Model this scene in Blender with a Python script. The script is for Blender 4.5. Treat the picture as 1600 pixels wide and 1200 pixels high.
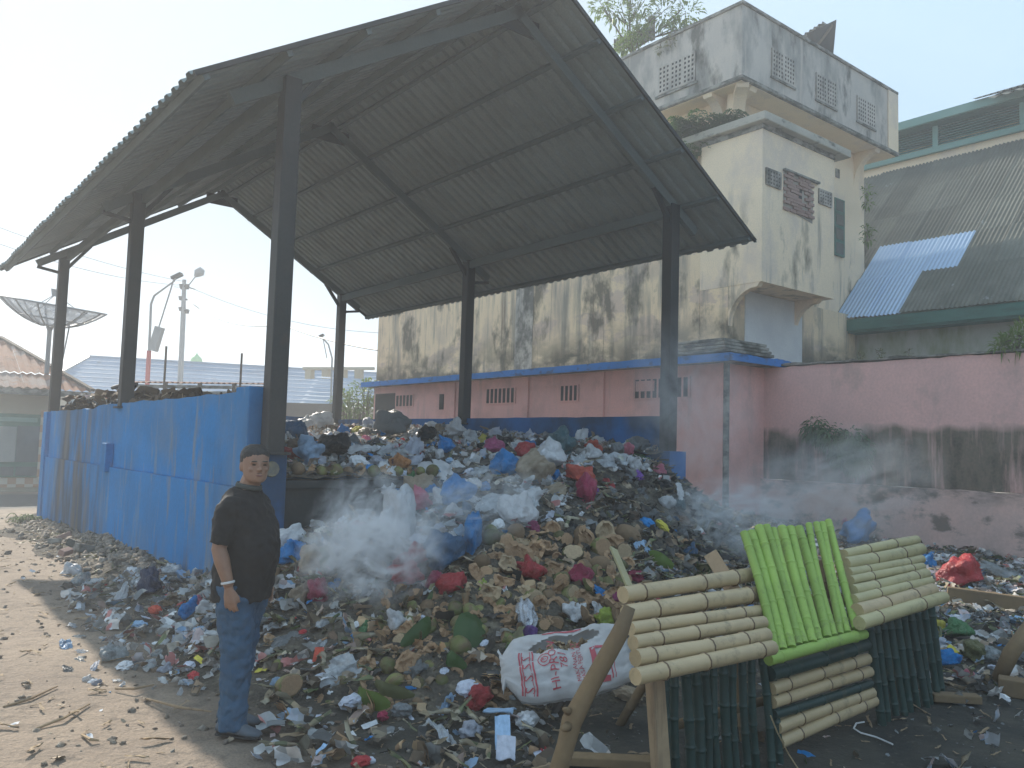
import bpy, bmesh, math, random
import numpy as np
from mathutils import Vector, Matrix, noise
for o in list(bpy.data.objects): bpy.data.objects.remove(o)
S = bpy.context.scene
COL = S.collection
rnd = random.Random(7)
R = math.radians
# ------------------------------------------------------------------ camera
FPX = 1285.876
AR = Vector((0.77787329, -0.62773131, 0.02943697)); AU = Vector((-0.06875693, -0.03845387, 0.99689206)); AF = Vector((0.6246484, 0.77747971, 0.07307312))
CAM = Vector((0, 0, 1.65))
cd = bpy.data.cameras.new('camera'); cam = bpy.data.objects.new('camera', cd); COL.objects.link(cam)
m = Matrix((AR, AU, -AF)).transposed().to_4x4(); m.translation = CAM; cam.matrix_world = m
cd.sensor_width = 36; cd.lens = 36 * FPX / 1600; cd.clip_end = 2000; cd.clip_start = .05
S.camera = cam
# ------------------------------------------------------------------ light
SUN = Vector((0.09, 1.56, 1.0)).normalized()
W = bpy.data.worlds.new('World'); S.world = W; W.use_nodes = True
nt = W.node_tree; sky = nt.nodes.new('ShaderNodeTexSky'); sky.sky_type = 'NISHITA'; sky.sun_disc = False
sky.sun_elevation = math.asin(SUN.z); sky.sun_rotation = math.atan2(SUN.x, SUN.y)
sky.air_density = 1.0; sky.dust_density = 0.7; sky.ozone_density = 1.0
bg = nt.nodes['Background']; bg.inputs[1].default_value = SKYSTR = 0.15
# thin high cloud: the clear sky is veiled by an even pale layer
veil = nt.nodes.new('ShaderNodeMix'); veil.data_type = 'RGBA'; veil.inputs[0].default_value = .985
tcw = nt.nodes.new('ShaderNodeTexCoord'); dpw = nt.nodes.new('ShaderNodeVectorMath'); dpw.operation = 'DOT_PRODUCT'; dpw.inputs[1].default_value = SUN; nt.links.new(tcw.outputs['Generated'], dpw.inputs[0])
nzw = nt.nodes.new('ShaderNodeTexNoise'); nzw.inputs['Scale'].default_value = 1.6; nzw.inputs['Detail'].default_value = 6; nzw.inputs['Distortion'].default_value = .6; nt.links.new(tcw.outputs['Generated'], nzw.inputs['Vector'])
adw = nt.nodes.new('ShaderNodeMath'); adw.operation = 'MULTIPLY_ADD'; adw.inputs[1].default_value = .45; nt.links.new(nzw.outputs['Fac'], adw.inputs[0]); nt.links.new(dpw.outputs['Value'], adw.inputs[2])
mrw = nt.nodes.new('ShaderNodeMapRange'); mrw.inputs[1].default_value = .62; mrw.inputs[2].default_value = 1.12; nt.links.new(adw.outputs[0], mrw.inputs[0])
cmw = nt.nodes.new('ShaderNodeMix'); cmw.data_type = 'RGBA'; cmw.inputs[6].default_value = (1.15, 1.7, 2.3, 1); cmw.inputs[7].default_value = (1.48, 1.76, 1.98, 1); nt.links.new(mrw.outputs[0], cmw.inputs[0]); nt.links.new(cmw.outputs[2], veil.inputs[7])
nt.links.new(sky.outputs[0], veil.inputs[6]); nt.links.new(veil.outputs[2], bg.inputs[0])
sl = bpy.data.lights.new('sun', 'SUN'); sl.energy = 2.3; sl.angle = R(.6); sl.color = (1, .93, .82)
so = bpy.data.objects.new('sun', sl); COL.objects.link(so); so.rotation_euler = (-SUN).to_track_quat('-Z', 'Y').to_euler()
vs = S.view_settings; vs.view_transform = 'Standard'; vs.look = 'None'; vs.gamma = 1; vs.exposure = 1.65
S.cycles.volume_bounces = 2 if hasattr(S, 'cycles') else 0
HAZE = 0.0058
# ------------------------------------------------------------------ helpers
def ray(px, py): return AF + AR * ((px - 800) / FPX) - AU * ((py - 600) / FPX)
def hX(px, py, X): d = ray(px, py); return CAM + d * (X / d.x)
def hY(px, py, Y): d = ray(px, py); return CAM + d * (Y / d.y)
def hZ(px, py, Z): d = ray(px, py); return CAM + d * ((Z - CAM.z) / d.z)
def hD(px, py, D): return CAM + ray(px, py) * D
def proj(P):
    d = P - CAM; z = d.dot(AF); return (800 + FPX * d.dot(AR) / z, 600 - FPX * d.dot(AU) / z, z)
def worg(o):
    v = Vector((0, 0, 0))
    while o: v += o.location; o = o.parent
    return v
def tag(o, label=None, cat=None, group=None, kind=None):
    if label: o['label'] = label
    if cat: o['category'] = cat
    if group: o['group'] = group
    if kind: o['kind'] = kind
    return o
def thing(name, label, cat, loc=(0, 0, 0), group=None):
    o = bpy.data.objects.new(name, None); o.empty_display_size = .1; COL.objects.link(o); o.location = loc
    return tag(o, label, cat, group)
def link(name, me, parent=None, loc=(0, 0, 0), rot=None, scale=None):
    o = bpy.data.objects.new(name, me); COL.objects.link(o); o.location = loc
    if rot is not None: o.rotation_euler = rot
    if scale is not None: o.scale = scale
    if parent: o.parent = parent
    return o
class MB:
    def __init__(s): s.v = []; s.f = []; s.mi = []
    def add(s, vs_, fs, mi=0):
        n = len(s.v); s.v.extend([tuple(v) for v in vs_]); s.f.extend([tuple(i + n for i in f) for f in fs]); s.mi.extend([mi] * len(fs)); return s
    def box(s, x0, x1, y0, y1, z0, z1, mi=0):
        return s.add([(x0, y0, z0), (x1, y0, z0), (x1, y1, z0), (x0, y1, z0), (x0, y0, z1), (x1, y0, z1), (x1, y1, z1), (x0, y1, z1)],
              [(0, 3, 2, 1), (4, 5, 6, 7), (0, 1, 5, 4), (1, 2, 6, 5), (2, 3, 7, 6), (3, 0, 4, 7)], mi)
    def beam(s, a, b, w, h, up=(0, 0, 1), mi=0, w2=None, h2=None):
        a = Vector(a); b = Vector(b); d = (b - a).normalized(); up = Vector(up)
        sd = d.cross(up)
        if sd.length < 1e-4: sd = d.cross(Vector((1, 0, 0)))
        sd.normalize(); u = sd.cross(d); w2 = w2 or w; h2 = h2 or h; vs_ = []
        for p, ww, hh in ((a, w, h), (b, w2, h2)):
            for i, j in ((-1, -1), (1, -1), (1, 1), (-1, 1)): vs_.append(p + sd * (i * ww / 2) + u * (j * hh / 2))
        return s.add(vs_, [(0, 1, 2, 3), (7, 6, 5, 4), (0, 4, 5, 1), (1, 5, 6, 2), (2, 6, 7, 3), (3, 7, 4, 0)], mi)
    def tube(s, pts, rad, n=8, mi=0, cap=True, ell=None):
        pts = [Vector(p) for p in pts]; k = len(pts)
        if not hasattr(rad, '__len__'): rad = [rad] * k
        vs_ = []; ref = None
        for i, p in enumerate(pts):
            d = (pts[min(i + 1, k - 1)] - pts[max(i - 1, 0)])
            d = d.normalized() if d.length > 1e-9 else Vector((0, 0, 1))
            if ref is None: ref = Vector((0, 0, 1)) if abs(d.z) < .9 else Vector((1, 0, 0))
            a = ref - d * ref.dot(d); a.normalize(); ref = a; b = d.cross(a)
            ex, ey = (ell[i] if ell else (1, 1))
            for j in range(n):
                t = 2 * math.pi * j / n; vs_.append(p + (a * math.cos(t) * ex + b * math.sin(t) * ey) * rad[i])
        fs = [(i * n + j, i * n + (j + 1) % n, (i + 1) * n + (j + 1) % n, (i + 1) * n + j) for i in range(k - 1) for j in range(n)]
        if cap: fs += [tuple(range(n - 1, -1, -1)), tuple((k - 1) * n + j for j in range(n))]
        return s.add(vs_, fs, mi)
    def loft(s, rings, mi=0, cap=True):
        n = len(rings[0]); vs_ = [v for r in rings for v in r]; k = len(rings)
        fs = [(i * n + j, i * n + (j + 1) % n, (i + 1) * n + (j + 1) % n, (i + 1) * n + j) for i in range(k - 1) for j in range(n)]
        if cap: fs += [tuple(range(n - 1, -1, -1)), tuple((k - 1) * n + j for j in range(n))]
        return s.add(vs_, fs, mi)
    def prism(s, poly, ext, mi=0):
        poly = [Vector(p) for p in poly]; e = Vector(ext); n = len(poly)
        return s.add(poly + [p + e for p in poly], [tuple(range(n - 1, -1, -1)), tuple(range(n, 2 * n))] + [(i, (i + 1) % n, n + (i + 1) % n, n + i) for i in range(n)], mi)
    def mesh(s, name, mats, smooth=False, org=(0, 0, 0), ang=None, fix=True):  # ang: crease angle kept sharp
        me = bpy.data.meshes.new(name); og = Vector(org)
        me.from_pydata([(v[0] - og.x, v[1] - og.y, v[2] - og.z) for v in s.v], [], s.f); 
        if not isinstance(mats, (list, tuple)): mats = [mats]
        for q in mats: me.materials.append(q)
        if len(mats) > 1: me.polygons.foreach_set('material_index', s.mi)
        if smooth: me.polygons.foreach_set('use_smooth', [True] * len(me.polygons))
        if fix and len(s.f) < 60000:
            bm = bmesh.new(); bm.from_mesh(me); bmesh.ops.recalc_face_normals(bm, faces=bm.faces); bm.to_mesh(me); bm.free()
        me.update()
        if ang: me.set_sharp_from_angle(angle=R(ang))
        return me
    def build(s, name, mats, parent=None, smooth=False, label=None, cat=None, group=None, kind=None, bevel=0, fix=True):
        org = worg(parent) if parent else Vector((0, 0, 0))
        o = link(name, s.mesh(name, mats, smooth, org, fix=fix), parent)
        if bevel:
            b = o.modifiers.new('bevel', 'BEVEL'); b.width = bevel; b.segments = 2; b.limit_method = 'ANGLE'; b.angle_limit = R(40)
        return tag(o, label, cat, group, kind)
def N3(x, y, z): return noise.noise(Vector((x, y, z)))
# ------------------------------------------------------------------ materials
def newmat(name):
    m_ = bpy.data.materials.new(name); m_.use_nodes = True; n = m_.node_tree
    return m_, n, n.nodes['Principled BSDF']
def nd(n, t, **kw):
    q = n.nodes.new(t)
    for k, v in kw.items(): setattr(q, k, v)
    return q
def coord(n, space='world', scale=(1, 1, 1)):
    if space == 'world': g = nd(n, 'ShaderNodeNewGeometry').outputs['Position']
    else: g = nd(n, 'ShaderNodeTexCoord').outputs['Object']
    mp = nd(n, 'ShaderNodeMapping'); mp.inputs['Scale'].default_value = scale; n.links.new(g, mp.inputs[0]); return mp.outputs[0]
def noisef(n, vec, scale, detail=4, rough=.55, dist=0):
    t = nd(n, 'ShaderNodeTexNoise'); t.inputs['Scale'].default_value = scale; t.inputs['Detail'].default_value = detail
    t.inputs['Roughness'].default_value = rough; t.inputs['Distortion'].default_value = dist; n.links.new(vec, t.inputs['Vector']); return t.outputs['Fac']
def ramp(n, fac, lo, hi, a=0., b=1.):
    r = nd(n, 'ShaderNodeMapRange'); r.inputs[1].default_value = lo; r.inputs[2].default_value = hi; r.inputs[3].default_value = a; r.inputs[4].default_value = b
    n.links.new(fac, r.inputs[0]); return r.outputs[0]
def mixc(n, fac, a, b, mode='MIX'):
    x = nd(n, 'ShaderNodeMix', data_type='RGBA', blend_type=mode)
    if hasattr(fac, 'is_linked') or hasattr(fac, 'links'): n.links.new(fac, x.inputs[0])
    else: x.inputs[0].default_value = fac
    for k, v in ((6, a), (7, b)):
        if hasattr(v, 'links'): n.links.new(v, x.inputs[k])
        else: x.inputs[k].default_value = (*v[:3], 1)
    return x.outputs[2]
def mth(n, op, a, b=0.):
    x = nd(n, 'ShaderNodeMath', operation=op)
    for k, v in ((0, a), (1, b)):
        if hasattr(v, 'links'): n.links.new(v, x.inputs[k])
        else: x.inputs[k].default_value = v
    return x.outputs[0]
def bump(n, p, h, strength=.4, dist=.02):
    b = nd(n, 'ShaderNodeBump'); b.inputs['Strength'].default_value = strength; b.inputs['Distance'].default_value = dist
    n.links.new(h, b.inputs['Height']); n.links.new(b.outputs[0], p.inputs['Normal'])
def wmat(name, base, base2=None, rough=.85, scale=1.5, stains=(), grain=.25, gs=40, bs=.35, bd=.006, space='world', metal=0, spec=.3):
    """weathered surface. stains: (colour, (sx,sy,sz), lo, hi, zrange or None, strength)"""
    m_, n, p = newmat(name); base2 = base2 or tuple(c * .8 for c in base)
    v = coord(n, space); c = mixc(n, ramp(n, noisef(n, v, scale, 5), .35, .65), base, base2)
    for st in stains:
        col, sc, lo, hi, zr, stg = st
        f = ramp(n, noisef(n, coord(n, space, sc), 1, 6, .62), lo, hi)
        if zr:
            sx = nd(n, 'ShaderNodeSeparateXYZ'); n.links.new(v, sx.inputs[0])
            zz = mth(n, 'ADD', sx.outputs[2], mth(n, 'MULTIPLY', noisef(n, v, 1.3, 4), zr[2] if len(zr) > 2 else .6))
            f = mth(n, 'MULTIPLY', f, ramp(n, zz, zr[0], zr[1]))
        c = mixc(n, mth(n, 'MULTIPLY', f, stg), c, col)
    g = noisef(n, v, gs, 3); c = mixc(n, ramp(n, g, .3, .7, 0, grain), c, tuple(x * .45 for x in base), 'MIX')
    n.links.new(c, p.inputs['Base Color']); p.inputs['Roughness'].default_value = rough; p.inputs['Metallic'].default_value = metal
    p.inputs['Specular IOR Level'].default_value = spec
    if bs: bump(n, p, mth(n, 'ADD', noisef(n, v, gs * .6, 5), mth(n, 'MULTIPLY', noisef(n, v, 4, 3), 1.5)), bs, bd)
    return m_
def pmat(name, col, rough=.6, var=.25, scale=6, bs=.3, bd=.004, trans=0, spec=.4, space='obj', bsc=25, metal=0):
    """small object material with random value per object"""
    m_, n, p = newmat(name); v = coord(n, space)
    oi = nd(n, 'ShaderNodeObjectInfo'); f = ramp(n, oi.outputs['Random'], 0, 1, 0, var)
    c = mixc(n, ramp(n, noisef(n, v, scale, 4), .35, .7, 0, .55), col, tuple(x * .55 for x in col))
    c = mixc(n, f, c, tuple(x * .35 for x in col))
    n.links.new(c, p.inputs['Base Color']); p.inputs['Roughness'].default_value = rough; p.inputs['Specular IOR Level'].default_value = spec
    p.inputs['Metallic'].default_value = metal
    if bs:
        h = noisef(n, v, bsc, 4, .6, .6); b = nd(n, 'ShaderNodeBump'); b.inputs['Strength'].default_value = bs; b.inputs['Distance'].default_value = bd
        n.links.new(h, b.inputs['Height']); n.links.new(b.outputs[0], p.inputs['Normal'])
    if trans:
        t = nd(n, 'ShaderNodeBsdfTranslucent'); n.links.new(c, t.inputs[0]); mx = nd(n, 'ShaderNodeMixShader'); mx.inputs[0].default_value = trans
        n.links.new(p.outputs[0], mx.inputs[1]); n.links.new(t.outputs[0], mx.inputs[2])
        n.links.new(mx.outputs[0], n.nodes['Material Output'].inputs['Surface'])
    return m_
def filmmat(name, col, alpha=.55):
    m_, n, p = newmat(name); v = coord(n, 'obj')
    n.links.new(mixc(n, ramp(n, noisef(n, v, 8, 4), .35, .7), col, tuple(x * .6 for x in col)), p.inputs['Base Color'])
    p.inputs['Roughness'].default_value = .3; p.inputs['Specular IOR Level'].default_value = .6
    bump(n, p, noisef(n, v, 18, 5, .6, 1.2), .6, .01)
    t = nd(n, 'ShaderNodeBsdfTransparent'); mx = nd(n, 'ShaderNodeMixShader')
    n.links.new(ramp(n, noisef(n, v, 5, 4), .3, .7, alpha, min(1, alpha + .4)), mx.inputs[0])
    n.links.new(t.outputs[0], mx.inputs[1]); n.links.new(p.outputs[0], mx.inputs[2]); n.links.new(mx.outputs[0], n.nodes['Material Output'].inputs['Surface'])
    return m_
MOLD = (.035, .04, .032); GREY = (.16, .165, .155)
M = {}
M['pink'] = wmat('pink_plaster', (.78, .42, .36), (.70, .39, .35), stains=[(GREY, (2.5, 2.5, .35), .55, .75, None, .5), ((.28, .17, .15), (.9, .9, .9), .5, .7, None, .5)], gs=30)
M['pinkwall'] = wmat('pink_boundary_plaster', (.76, .46, .41), (.67, .42, .38), stains=[
    ((.045, .075, .04), (5, 5, .5), .28, .5, (2.42, 2.28, .55), .85), ((.02, .03, .02), (2.2, 2.2, .8), .45, .6, (2.3, 2.1, .5), .8), ((.22, .22, .19), (1.2, 1.2, .8), .56, .68, None, .4), ((.05, .055, .04), (5, 5, .3), .66, .8, None, .4)], gs=26)
M['plinth'] = wmat('stained_plinth', (.72, .49, .42), (.60, .44, .39), stains=[((.07, .085, .065), (2.0, 2.0, 3.2), .52, .62, None, .75), ((.04, .05, .035), (2, 2, 6), .4, .6, (1.0, 1.25, .15), .9), ((.10, .10, .09), (1.2, 1.2, 1.2), .45, .6, (.9, .3, .4), .7)], gs=26)
M['yellow'] = wmat('yellow_plaster', (.86, .67, .44), (.80, .61, .41), stains=[
    ((.50, .40, .32), (1.1, 1.1, .8), .52, .62, None, .5), ((.58, .44, .37), (.7, .7, 1.4), .56, .6, None, .7), (GREY, (3.2, 3.2, .35), .47, .64, None, .8), (MOLD, (1.3, 1.3, .8), .53, .64, None, .85), (MOLD, (.9, .9, 1.8), .36, .52, (5.2, 4.3, 1.4), .93), ((.12, .08, .06), (9, 9, .25), .62, .68, None, .8)])
M['cream'] = wmat('cream_plaster', (.92, .73, .51), (.86, .69, .49), stains=[(GREY, (3, 3, .3), .58, .72, (7.4, 6.8, .9), .8), (MOLD, (1.6, 1.6, .7), .54, .68, (7.3, 6.6, .9), .85), ((.60, .50, .44), (.8, .8, .6), .5, .6, None, .5)])
M['greyconc'] = wmat('weathered_concrete', (.56, .50, .43), (.48, .44, .39), stains=[(GREY, (1.5, 1.5, .7), .45, .62, None, .7), (MOLD, (2.0, 2.0, .9), .54, .66, None, .85), ((.60, .52, .44), (5, 5, .3), .6, .7, None, .6), (MOLD, (2.5, 2.5, 2.5), .45, .6, (9.3, 9.1, .35), .8)])
M['slab'] = wmat('slab_concrete', (.34, .32, .28), (.24, .24, .21), stains=[(MOLD, (3, 3, 6), .42, .58, None, .9)])
M['lightslab'] = wmat('pale_slab', (.46, .43, .36), (.38, .36, .3), stains=[(MOLD, (2, 2, 4), .55, .65, None, .8)])
M['blue'] = wmat('blue_paint', (.005, .22, .55), (.006, .185, .45), stains=[
    ((.04, .15, .30), (.8, .8, .8), .46, .7, None, .5), ((.025, .035, .05), (.9, .9, .28), .57, .70, None, .75), ((.04, .11, .2), (7, 7, .3), .60, .75, None, .5), ((.20, .24, .26), (5, 5, .7), .6, .7, (1.2, .9, .35), .8), ((.10, .075, .045), (4, 4, .5), .55, .66, (.75, .3, .3), .85)], gs=24, rough=.75)
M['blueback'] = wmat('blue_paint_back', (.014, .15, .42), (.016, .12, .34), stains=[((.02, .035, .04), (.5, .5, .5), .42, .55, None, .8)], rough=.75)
M['bluetrim'] = wmat('blue_trim', (.014, .19, .55), (.02, .16, .42), stains=[(MOLD, (4, 4, 8), .55, .65, None, .7)], rough=.7)
M['darkconc'] = wmat('sooty_concrete', (.045, .05, .05), (.025, .03, .03), stains=[((.10, .11, .11), (3, 3, 4), .62, .7, None, .7)])
M['framing'] = wmat('roof_framing_paint', (.15, .18, .175), (.125, .15, .145), bs=.1)
M['steel'] = wmat('dark_painted_steel', (.035, .038, .036), (.05, .045, .04), rough=.55, stains=[((.09, .05, .03), (4, 4, 2), .62, .75, None, .6)], bs=.15)
M['zinc'] = wmat('dull_roof_sheet', (.27, .32, .31), (.235, .28, .27), rough=.8, metal=0, stains=[((.20, .19, .16), (.7, .7, .7), .5, .68, None, .3), ((.16, .18, .17), (1.6, 1.6, 1.6), .55, .7, None, .5)], bs=.1, spec=.5)
M['asbestos'] = wmat('asbestos_sheet', (.22, .21, .165), (.17, .165, .13), stains=[((.05, .06, .035), (.5, .5, .5), .40, .62, (6.6, 5.4, .8), .8), ((.36, .36, .34), (2.2, 2.2, 2.2), .67, .70, None, .8)], gs=20)
def vary(mt, amt=.35):
    n = mt.node_tree; p = n.nodes['Principled BSDF']; l = p.inputs['Base Color'].links[0].from_socket; oi = nd(n, 'ShaderNodeObjectInfo')
    h = nd(n, 'ShaderNodeHueSaturation'); n.links.new(l, h.inputs['Color']); n.links.new(ramp(n, oi.outputs['Random'], 0, 1, 1 - amt, 1 + amt * .6), h.inputs['Value']); n.links.new(h.outputs[0], p.inputs['Base Color'])
vary(M['asbestos'], .2)
def grime(mt, y0, y1, col, lo=.42, hi=.56, sc=(1.2, 1.2, .35), stg=.8):
    n = mt.node_tree; p = n.nodes['Principled BSDF']; l = p.inputs['Base Color'].links[0].from_socket; v = coord(n); sx = nd(n, 'ShaderNodeSeparateXYZ'); n.links.new(v, sx.inputs[0])
    f = mth(n, 'MULTIPLY', ramp(n, sx.outputs[1], y0, y0 + .8), ramp(n, sx.outputs[1], y1 - .8, y1, 1, 0)); f = mth(n, 'MULTIPLY', f, ramp(n, noisef(n, coord(n, 'world', sc), 1, 6, .62), lo, hi, 0, stg))
    n.links.new(mixc(n, f, l, col), p.inputs['Base Color'])
grime(M['blue'], 7.2, 18, (.10, .19, .30), .46, .64, (.8, .8, .9), .6); grime(M['blue'], 7.2, 18, (.20, .26, .30), .56, .66, (6, 6, 1.1), .5); grime(M['blue'], 12.3, 16.6, (.05, .055, .055)); grime(M['blue'], 7.5, 10.5, (.22, .21, .18), .56, .64, (3, 3, .6), .6); grime(M['blue'], 13, 16.9, (.16, .13, .09), .5, .6, (2, 2, .5), .6)
M['bluezinc'] = wmat('new_blue_zinc_sheet', (.46, .58, .72), (.40, .52, .68), rough=.4, metal=.3, grain=.1)
M['green'] = wmat('green_paint', (.07, .19, .15), (.05, .15, .12), stains=[(MOLD, (1, 1, 5), .5, .65, None, .5)])
M['palegreen'] = wmat('pale_green_paint', (.22, .37, .32), (.18, .33, .29))
M['hallwall'] = wmat('hall_wall_plaster', (.42, .42, .36), (.36, .36, .30), stains=[((.16, .19, .05), (1.2, 1.2, .5), .47, .6, None, .7), (MOLD, (2, 2, 2), .5, .65, (4.0, 3.6, .5), .8)])
M['rust'] = wmat('rusty_sheet', (.36, .17, .10), (.30, .16, .11), rough=.8, stains=[((.30, .27, .25), (1.2, 1.2, 1.2), .5, .62, None, .7), ((.12, .05, .03), (2.5, 2.5, 2.5), .55, .66, None, .7)])
M['housewall'] = wmat('house_wall', (.48, .44, .33), (.42, .38, .29))
M['dark'] = wmat('dark_opening', (.015, .017, .018), (.02, .02, .02), bs=0)
M['glass'] = wmat('dusty_window', (.10, .13, .13), (.05, .07, .07), rough=.25, bs=0, spec=.6)
M['brick'] = wmat('red_brick', (.36, .24, .20), (.30, .19, .16), gs=60)
M['mortar'] = wmat('old_mortar', (.42, .37, .31), (.3, .27, .23))
M['galv'] = wmat('galvanised_steel', (.30, .31, .31), (.24, .25, .25), rough=.5, bs=0)
M['redpaint'] = wmat('red_pole_paint', (.55, .09, .08), (.45, .08, .08), bs=0)
M['white'] = wmat('white_paint', (.7, .7, .68), (.6, .6, .6))
M['farblue'] = wmat('far_blue_roof', (.14, .24, .36), (.10, .19, .30), scale=.4, stains=[((.06, .09, .13), (1.5, 1.5, .3), .58, .7, None, .6)], gs=6)
M['domegreen'] = wmat('dome_green', (.16, .5, .16), (.12, .42, .14), bs=0, rough=.5)
M['meshpanel'] = filmmat('dish_mesh', (.35, .37, .40), .35)
M['bark'] = wmat('bark', (.13, .10, .07), (.08, .06, .045), gs=30)
M['leaf'] = pmat('leaf_green', (.06, .13, .03), .5, .3, 3, 0, trans=.3, space='world')
M['leaf2'] = pmat('leaf_light', (.17, .26, .05), .5, .3, 3, 0, trans=.4, space='world')
M['leaf3'] = pmat('leaf_olive_dry', (.16, .17, .07), .5, .3, 3, 0, trans=.3, space='world')
# ------------------------------------------------------------------ terrain fields
def rbf(pts):
    P = np.array([p[:2] for p in pts], float); z = np.array([p[2] for p in pts], float)
    d = np.linalg.norm(P[:, None] - P[None], axis=2); A = d + np.eye(len(P)) * -.05
    n = len(P); B = np.zeros((n + 1, n + 1)); B[:n, :n] = A; B[:n, n] = 1; B[n, :n] = 1
    w = np.linalg.solve(B, np.append(z, 0))
    return lambda X, Y: (np.sqrt((X[..., None] - P[:, 0]) ** 2 + (Y[..., None] - P[:, 1]) ** 2) * w[:n]).sum(-1) + w[n]
OUT = [(2.96,4.21,-.03),(3.28,4.69,.31),(3.66,5.26,.63),(3.98,5.75,.91),(4.36,6.32,1.16),(5.02,7.06,1.3),(2.94,6.99,.72),(2.6,6.13,.35),(2.3,5.37,.09),
 (3.46,6.44,.7),(3.0,5.55,.41),(2.69,4.93,.13),(2.56,4.67,-.03),(3.61,4.07,.07),(3.92,4.44,.28),(4.43,5.03,.6),(4.94,5.62,.88),(5.51,6.29,1.17),(6.35,7.26,1.45),
 (4.53,4.08,.28),(5.33,4.82,.57),(6.06,5.49,.84),(7.09,6.44,1.14),(8.4,7.18,1.36),(9.46,7.4,.96),(7.9,5.88,.45),(11.5,7.84,.4),(9.63,6.3,.12),
 (3.5,7.45,.72),(4.2,7.45,.8),(4.8,7.45,1.15),(2.68,8.15,.14),(2.34,7.03,.02),(2.46,9.3,.08),(2.95,8.7,.25),(2.95,10.4,.24),(2.95,12.2,.28),(2.95,15,.13),(2.95,17.2,.02),
 (2.2,8.4,-.02),(2.3,10,-.01),(2.4,12,0),(2.4,14,-.01),(2.4,17,-.02),(1.9,6.6,-.02),(1.9,5.4,-.03),(2.1,4.7,-.03),(1.6,9,-.03),(1.6,14,-.03),(1.6,4,-.03),
 (3.6,3.6,-.03),(4.2,3.5,-.03),(5,3.4,-.03),(2.8,3.6,-.03),(6,3.6,-.02),(6.6,4.4,.1),(7.4,4.7,.05),(3,3,-.03),(5,2.6,-.03),(8,3.4,.0),(8.6,4.4,.02),(10.5,4.6,.1),(11.7,5.2,.2),(13.1,5.6,.25),(13.1,7.5,.35),
 (11.9,8.8,.5),(10.2,9,.9),(9.3,9,1.3),(11.8,4,.1),(13,3,.1),(9,2,-.02),(12,1,0),(7,2,-.03),(4,1.6,-.03),(2,2,-.03),(8.9,8.2,1.6),(7.6,7.45,1.62),(8.0,6.7,1.2),(13.1,8.8,.45)]
INN = [(3.1,7.6,1.27),(4,7.6,1.27),(5,7.6,1.3),(6,7.6,1.48),(7.6,7.6,1.66),(8.6,7.6,1.6),(3.57,8.1,1.36),(5.5,8.5,1.5),(7,9,1.62),(7.12,9.72,1.62),(8.6,9,1.75),(3.2,10,1.7),(5.53,11,1.58),(8.6,12.5,1.9),
 (3.1,12.5,2.05),(6,13.7,1.78),(8.5,14.5,1.86),(3.2,15.5,2.2),(5,17.2,1.9),(8.6,17.2,1.7),(3.2,17.2,1.9),(7,12,1.68)]
fO, fI = rbf(OUT), rbf(INN)
GX0, GY0, GD = 1.5, 0.9, .05
gx = np.arange(GX0, 13.25, GD); gy = np.arange(GY0, 17.4, GD)
XX, YY = np.meshgrid(gx, gy, indexing='ij')
def vnoise(X, Y, sc, seed):
    r = np.random.RandomState(seed); G = r.rand(64, 64); x = X * sc; y = Y * sc; i = np.floor(x).astype(int); j = np.floor(y).astype(int); a = x - i; b = y - j
    a = a * a * (3 - 2 * a); b = b * b * (3 - 2 * b); g = lambda p, q: G[p % 64, q % 64]
    return (g(i, j) * (1 - a) + g(i + 1, j) * a) * (1 - b) + (g(i, j + 1) * (1 - a) + g(i + 1, j + 1) * a) * b - .5
NZ = .10 * vnoise(XX, YY, 1.7, 1) + .07 * vnoise(XX, YY, 4.3, 2) + .04 * vnoise(XX, YY, 9, 3)
HO = fO(XX, YY); HO = HO + NZ * np.clip((HO - .02) * 3, 0, 1.)
HI = fI(XX, YY) + NZ * .9
inside = (XX > 3.05) & (XX < 8.7) & (YY > 7.48) & (YY < 17.3)
HT = np.where(inside, HI, np.where((YY > 7.45) & (XX > 2.9) & (XX < 8.85), -1, HO)); HT = np.where((YY > 9) & (XX > 8.8), -1, HT); HT = np.maximum(HT, 0)
def gheight(x, y):
    i = int((x - GX0) / GD); j = int((y - GY0) / GD)
    if i < 0 or j < 0 or i >= len(gx) or j >= len(gy): return 0.
    return float(HT[i, j])
def hit(px, py):
    d = ray(px, py); t = 2.
    while t < 40:
        P = CAM + d * t
        if P.z <= gheight(P.x, P.y): return P
        if P.x > 13.2: return P
        t += .03
    return CAM + d * 20
def gnorm(x, y):
    e = .12; dx = (gheight(x + e, y) - gheight(x - e, y)) / (2 * e); dy = (gheight(x, y + e) - gheight(x, y - e)) / (2 * e)
    dx = max(-1, min(1, dx)); dy = max(-1, min(1, dy)); return Vector((-dx, -dy, 1)).normalized()
def gridmesh(H, mask, zlo=None):
    mb = MB(); idx = -np.ones(H.shape, int); ii, jj = np.nonzero(mask); idx[ii, jj] = np.arange(len(ii))
    mb.v = list(zip(XX[ii, jj].tolist(), YY[ii, jj].tolist(), H[ii, jj].tolist()))
    q = mask[:-1, :-1] & mask[1:, :-1] & mask[1:, 1:] & mask[:-1, 1:]; a, b = np.nonzero(q)
    mb.f = list(zip(idx[a, b].tolist(), idx[a + 1, b].tolist(), idx[a + 1, b + 1].tolist(), idx[a, b + 1].tolist())); mb.mi = [0] * len(mb.f); return mb
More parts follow.
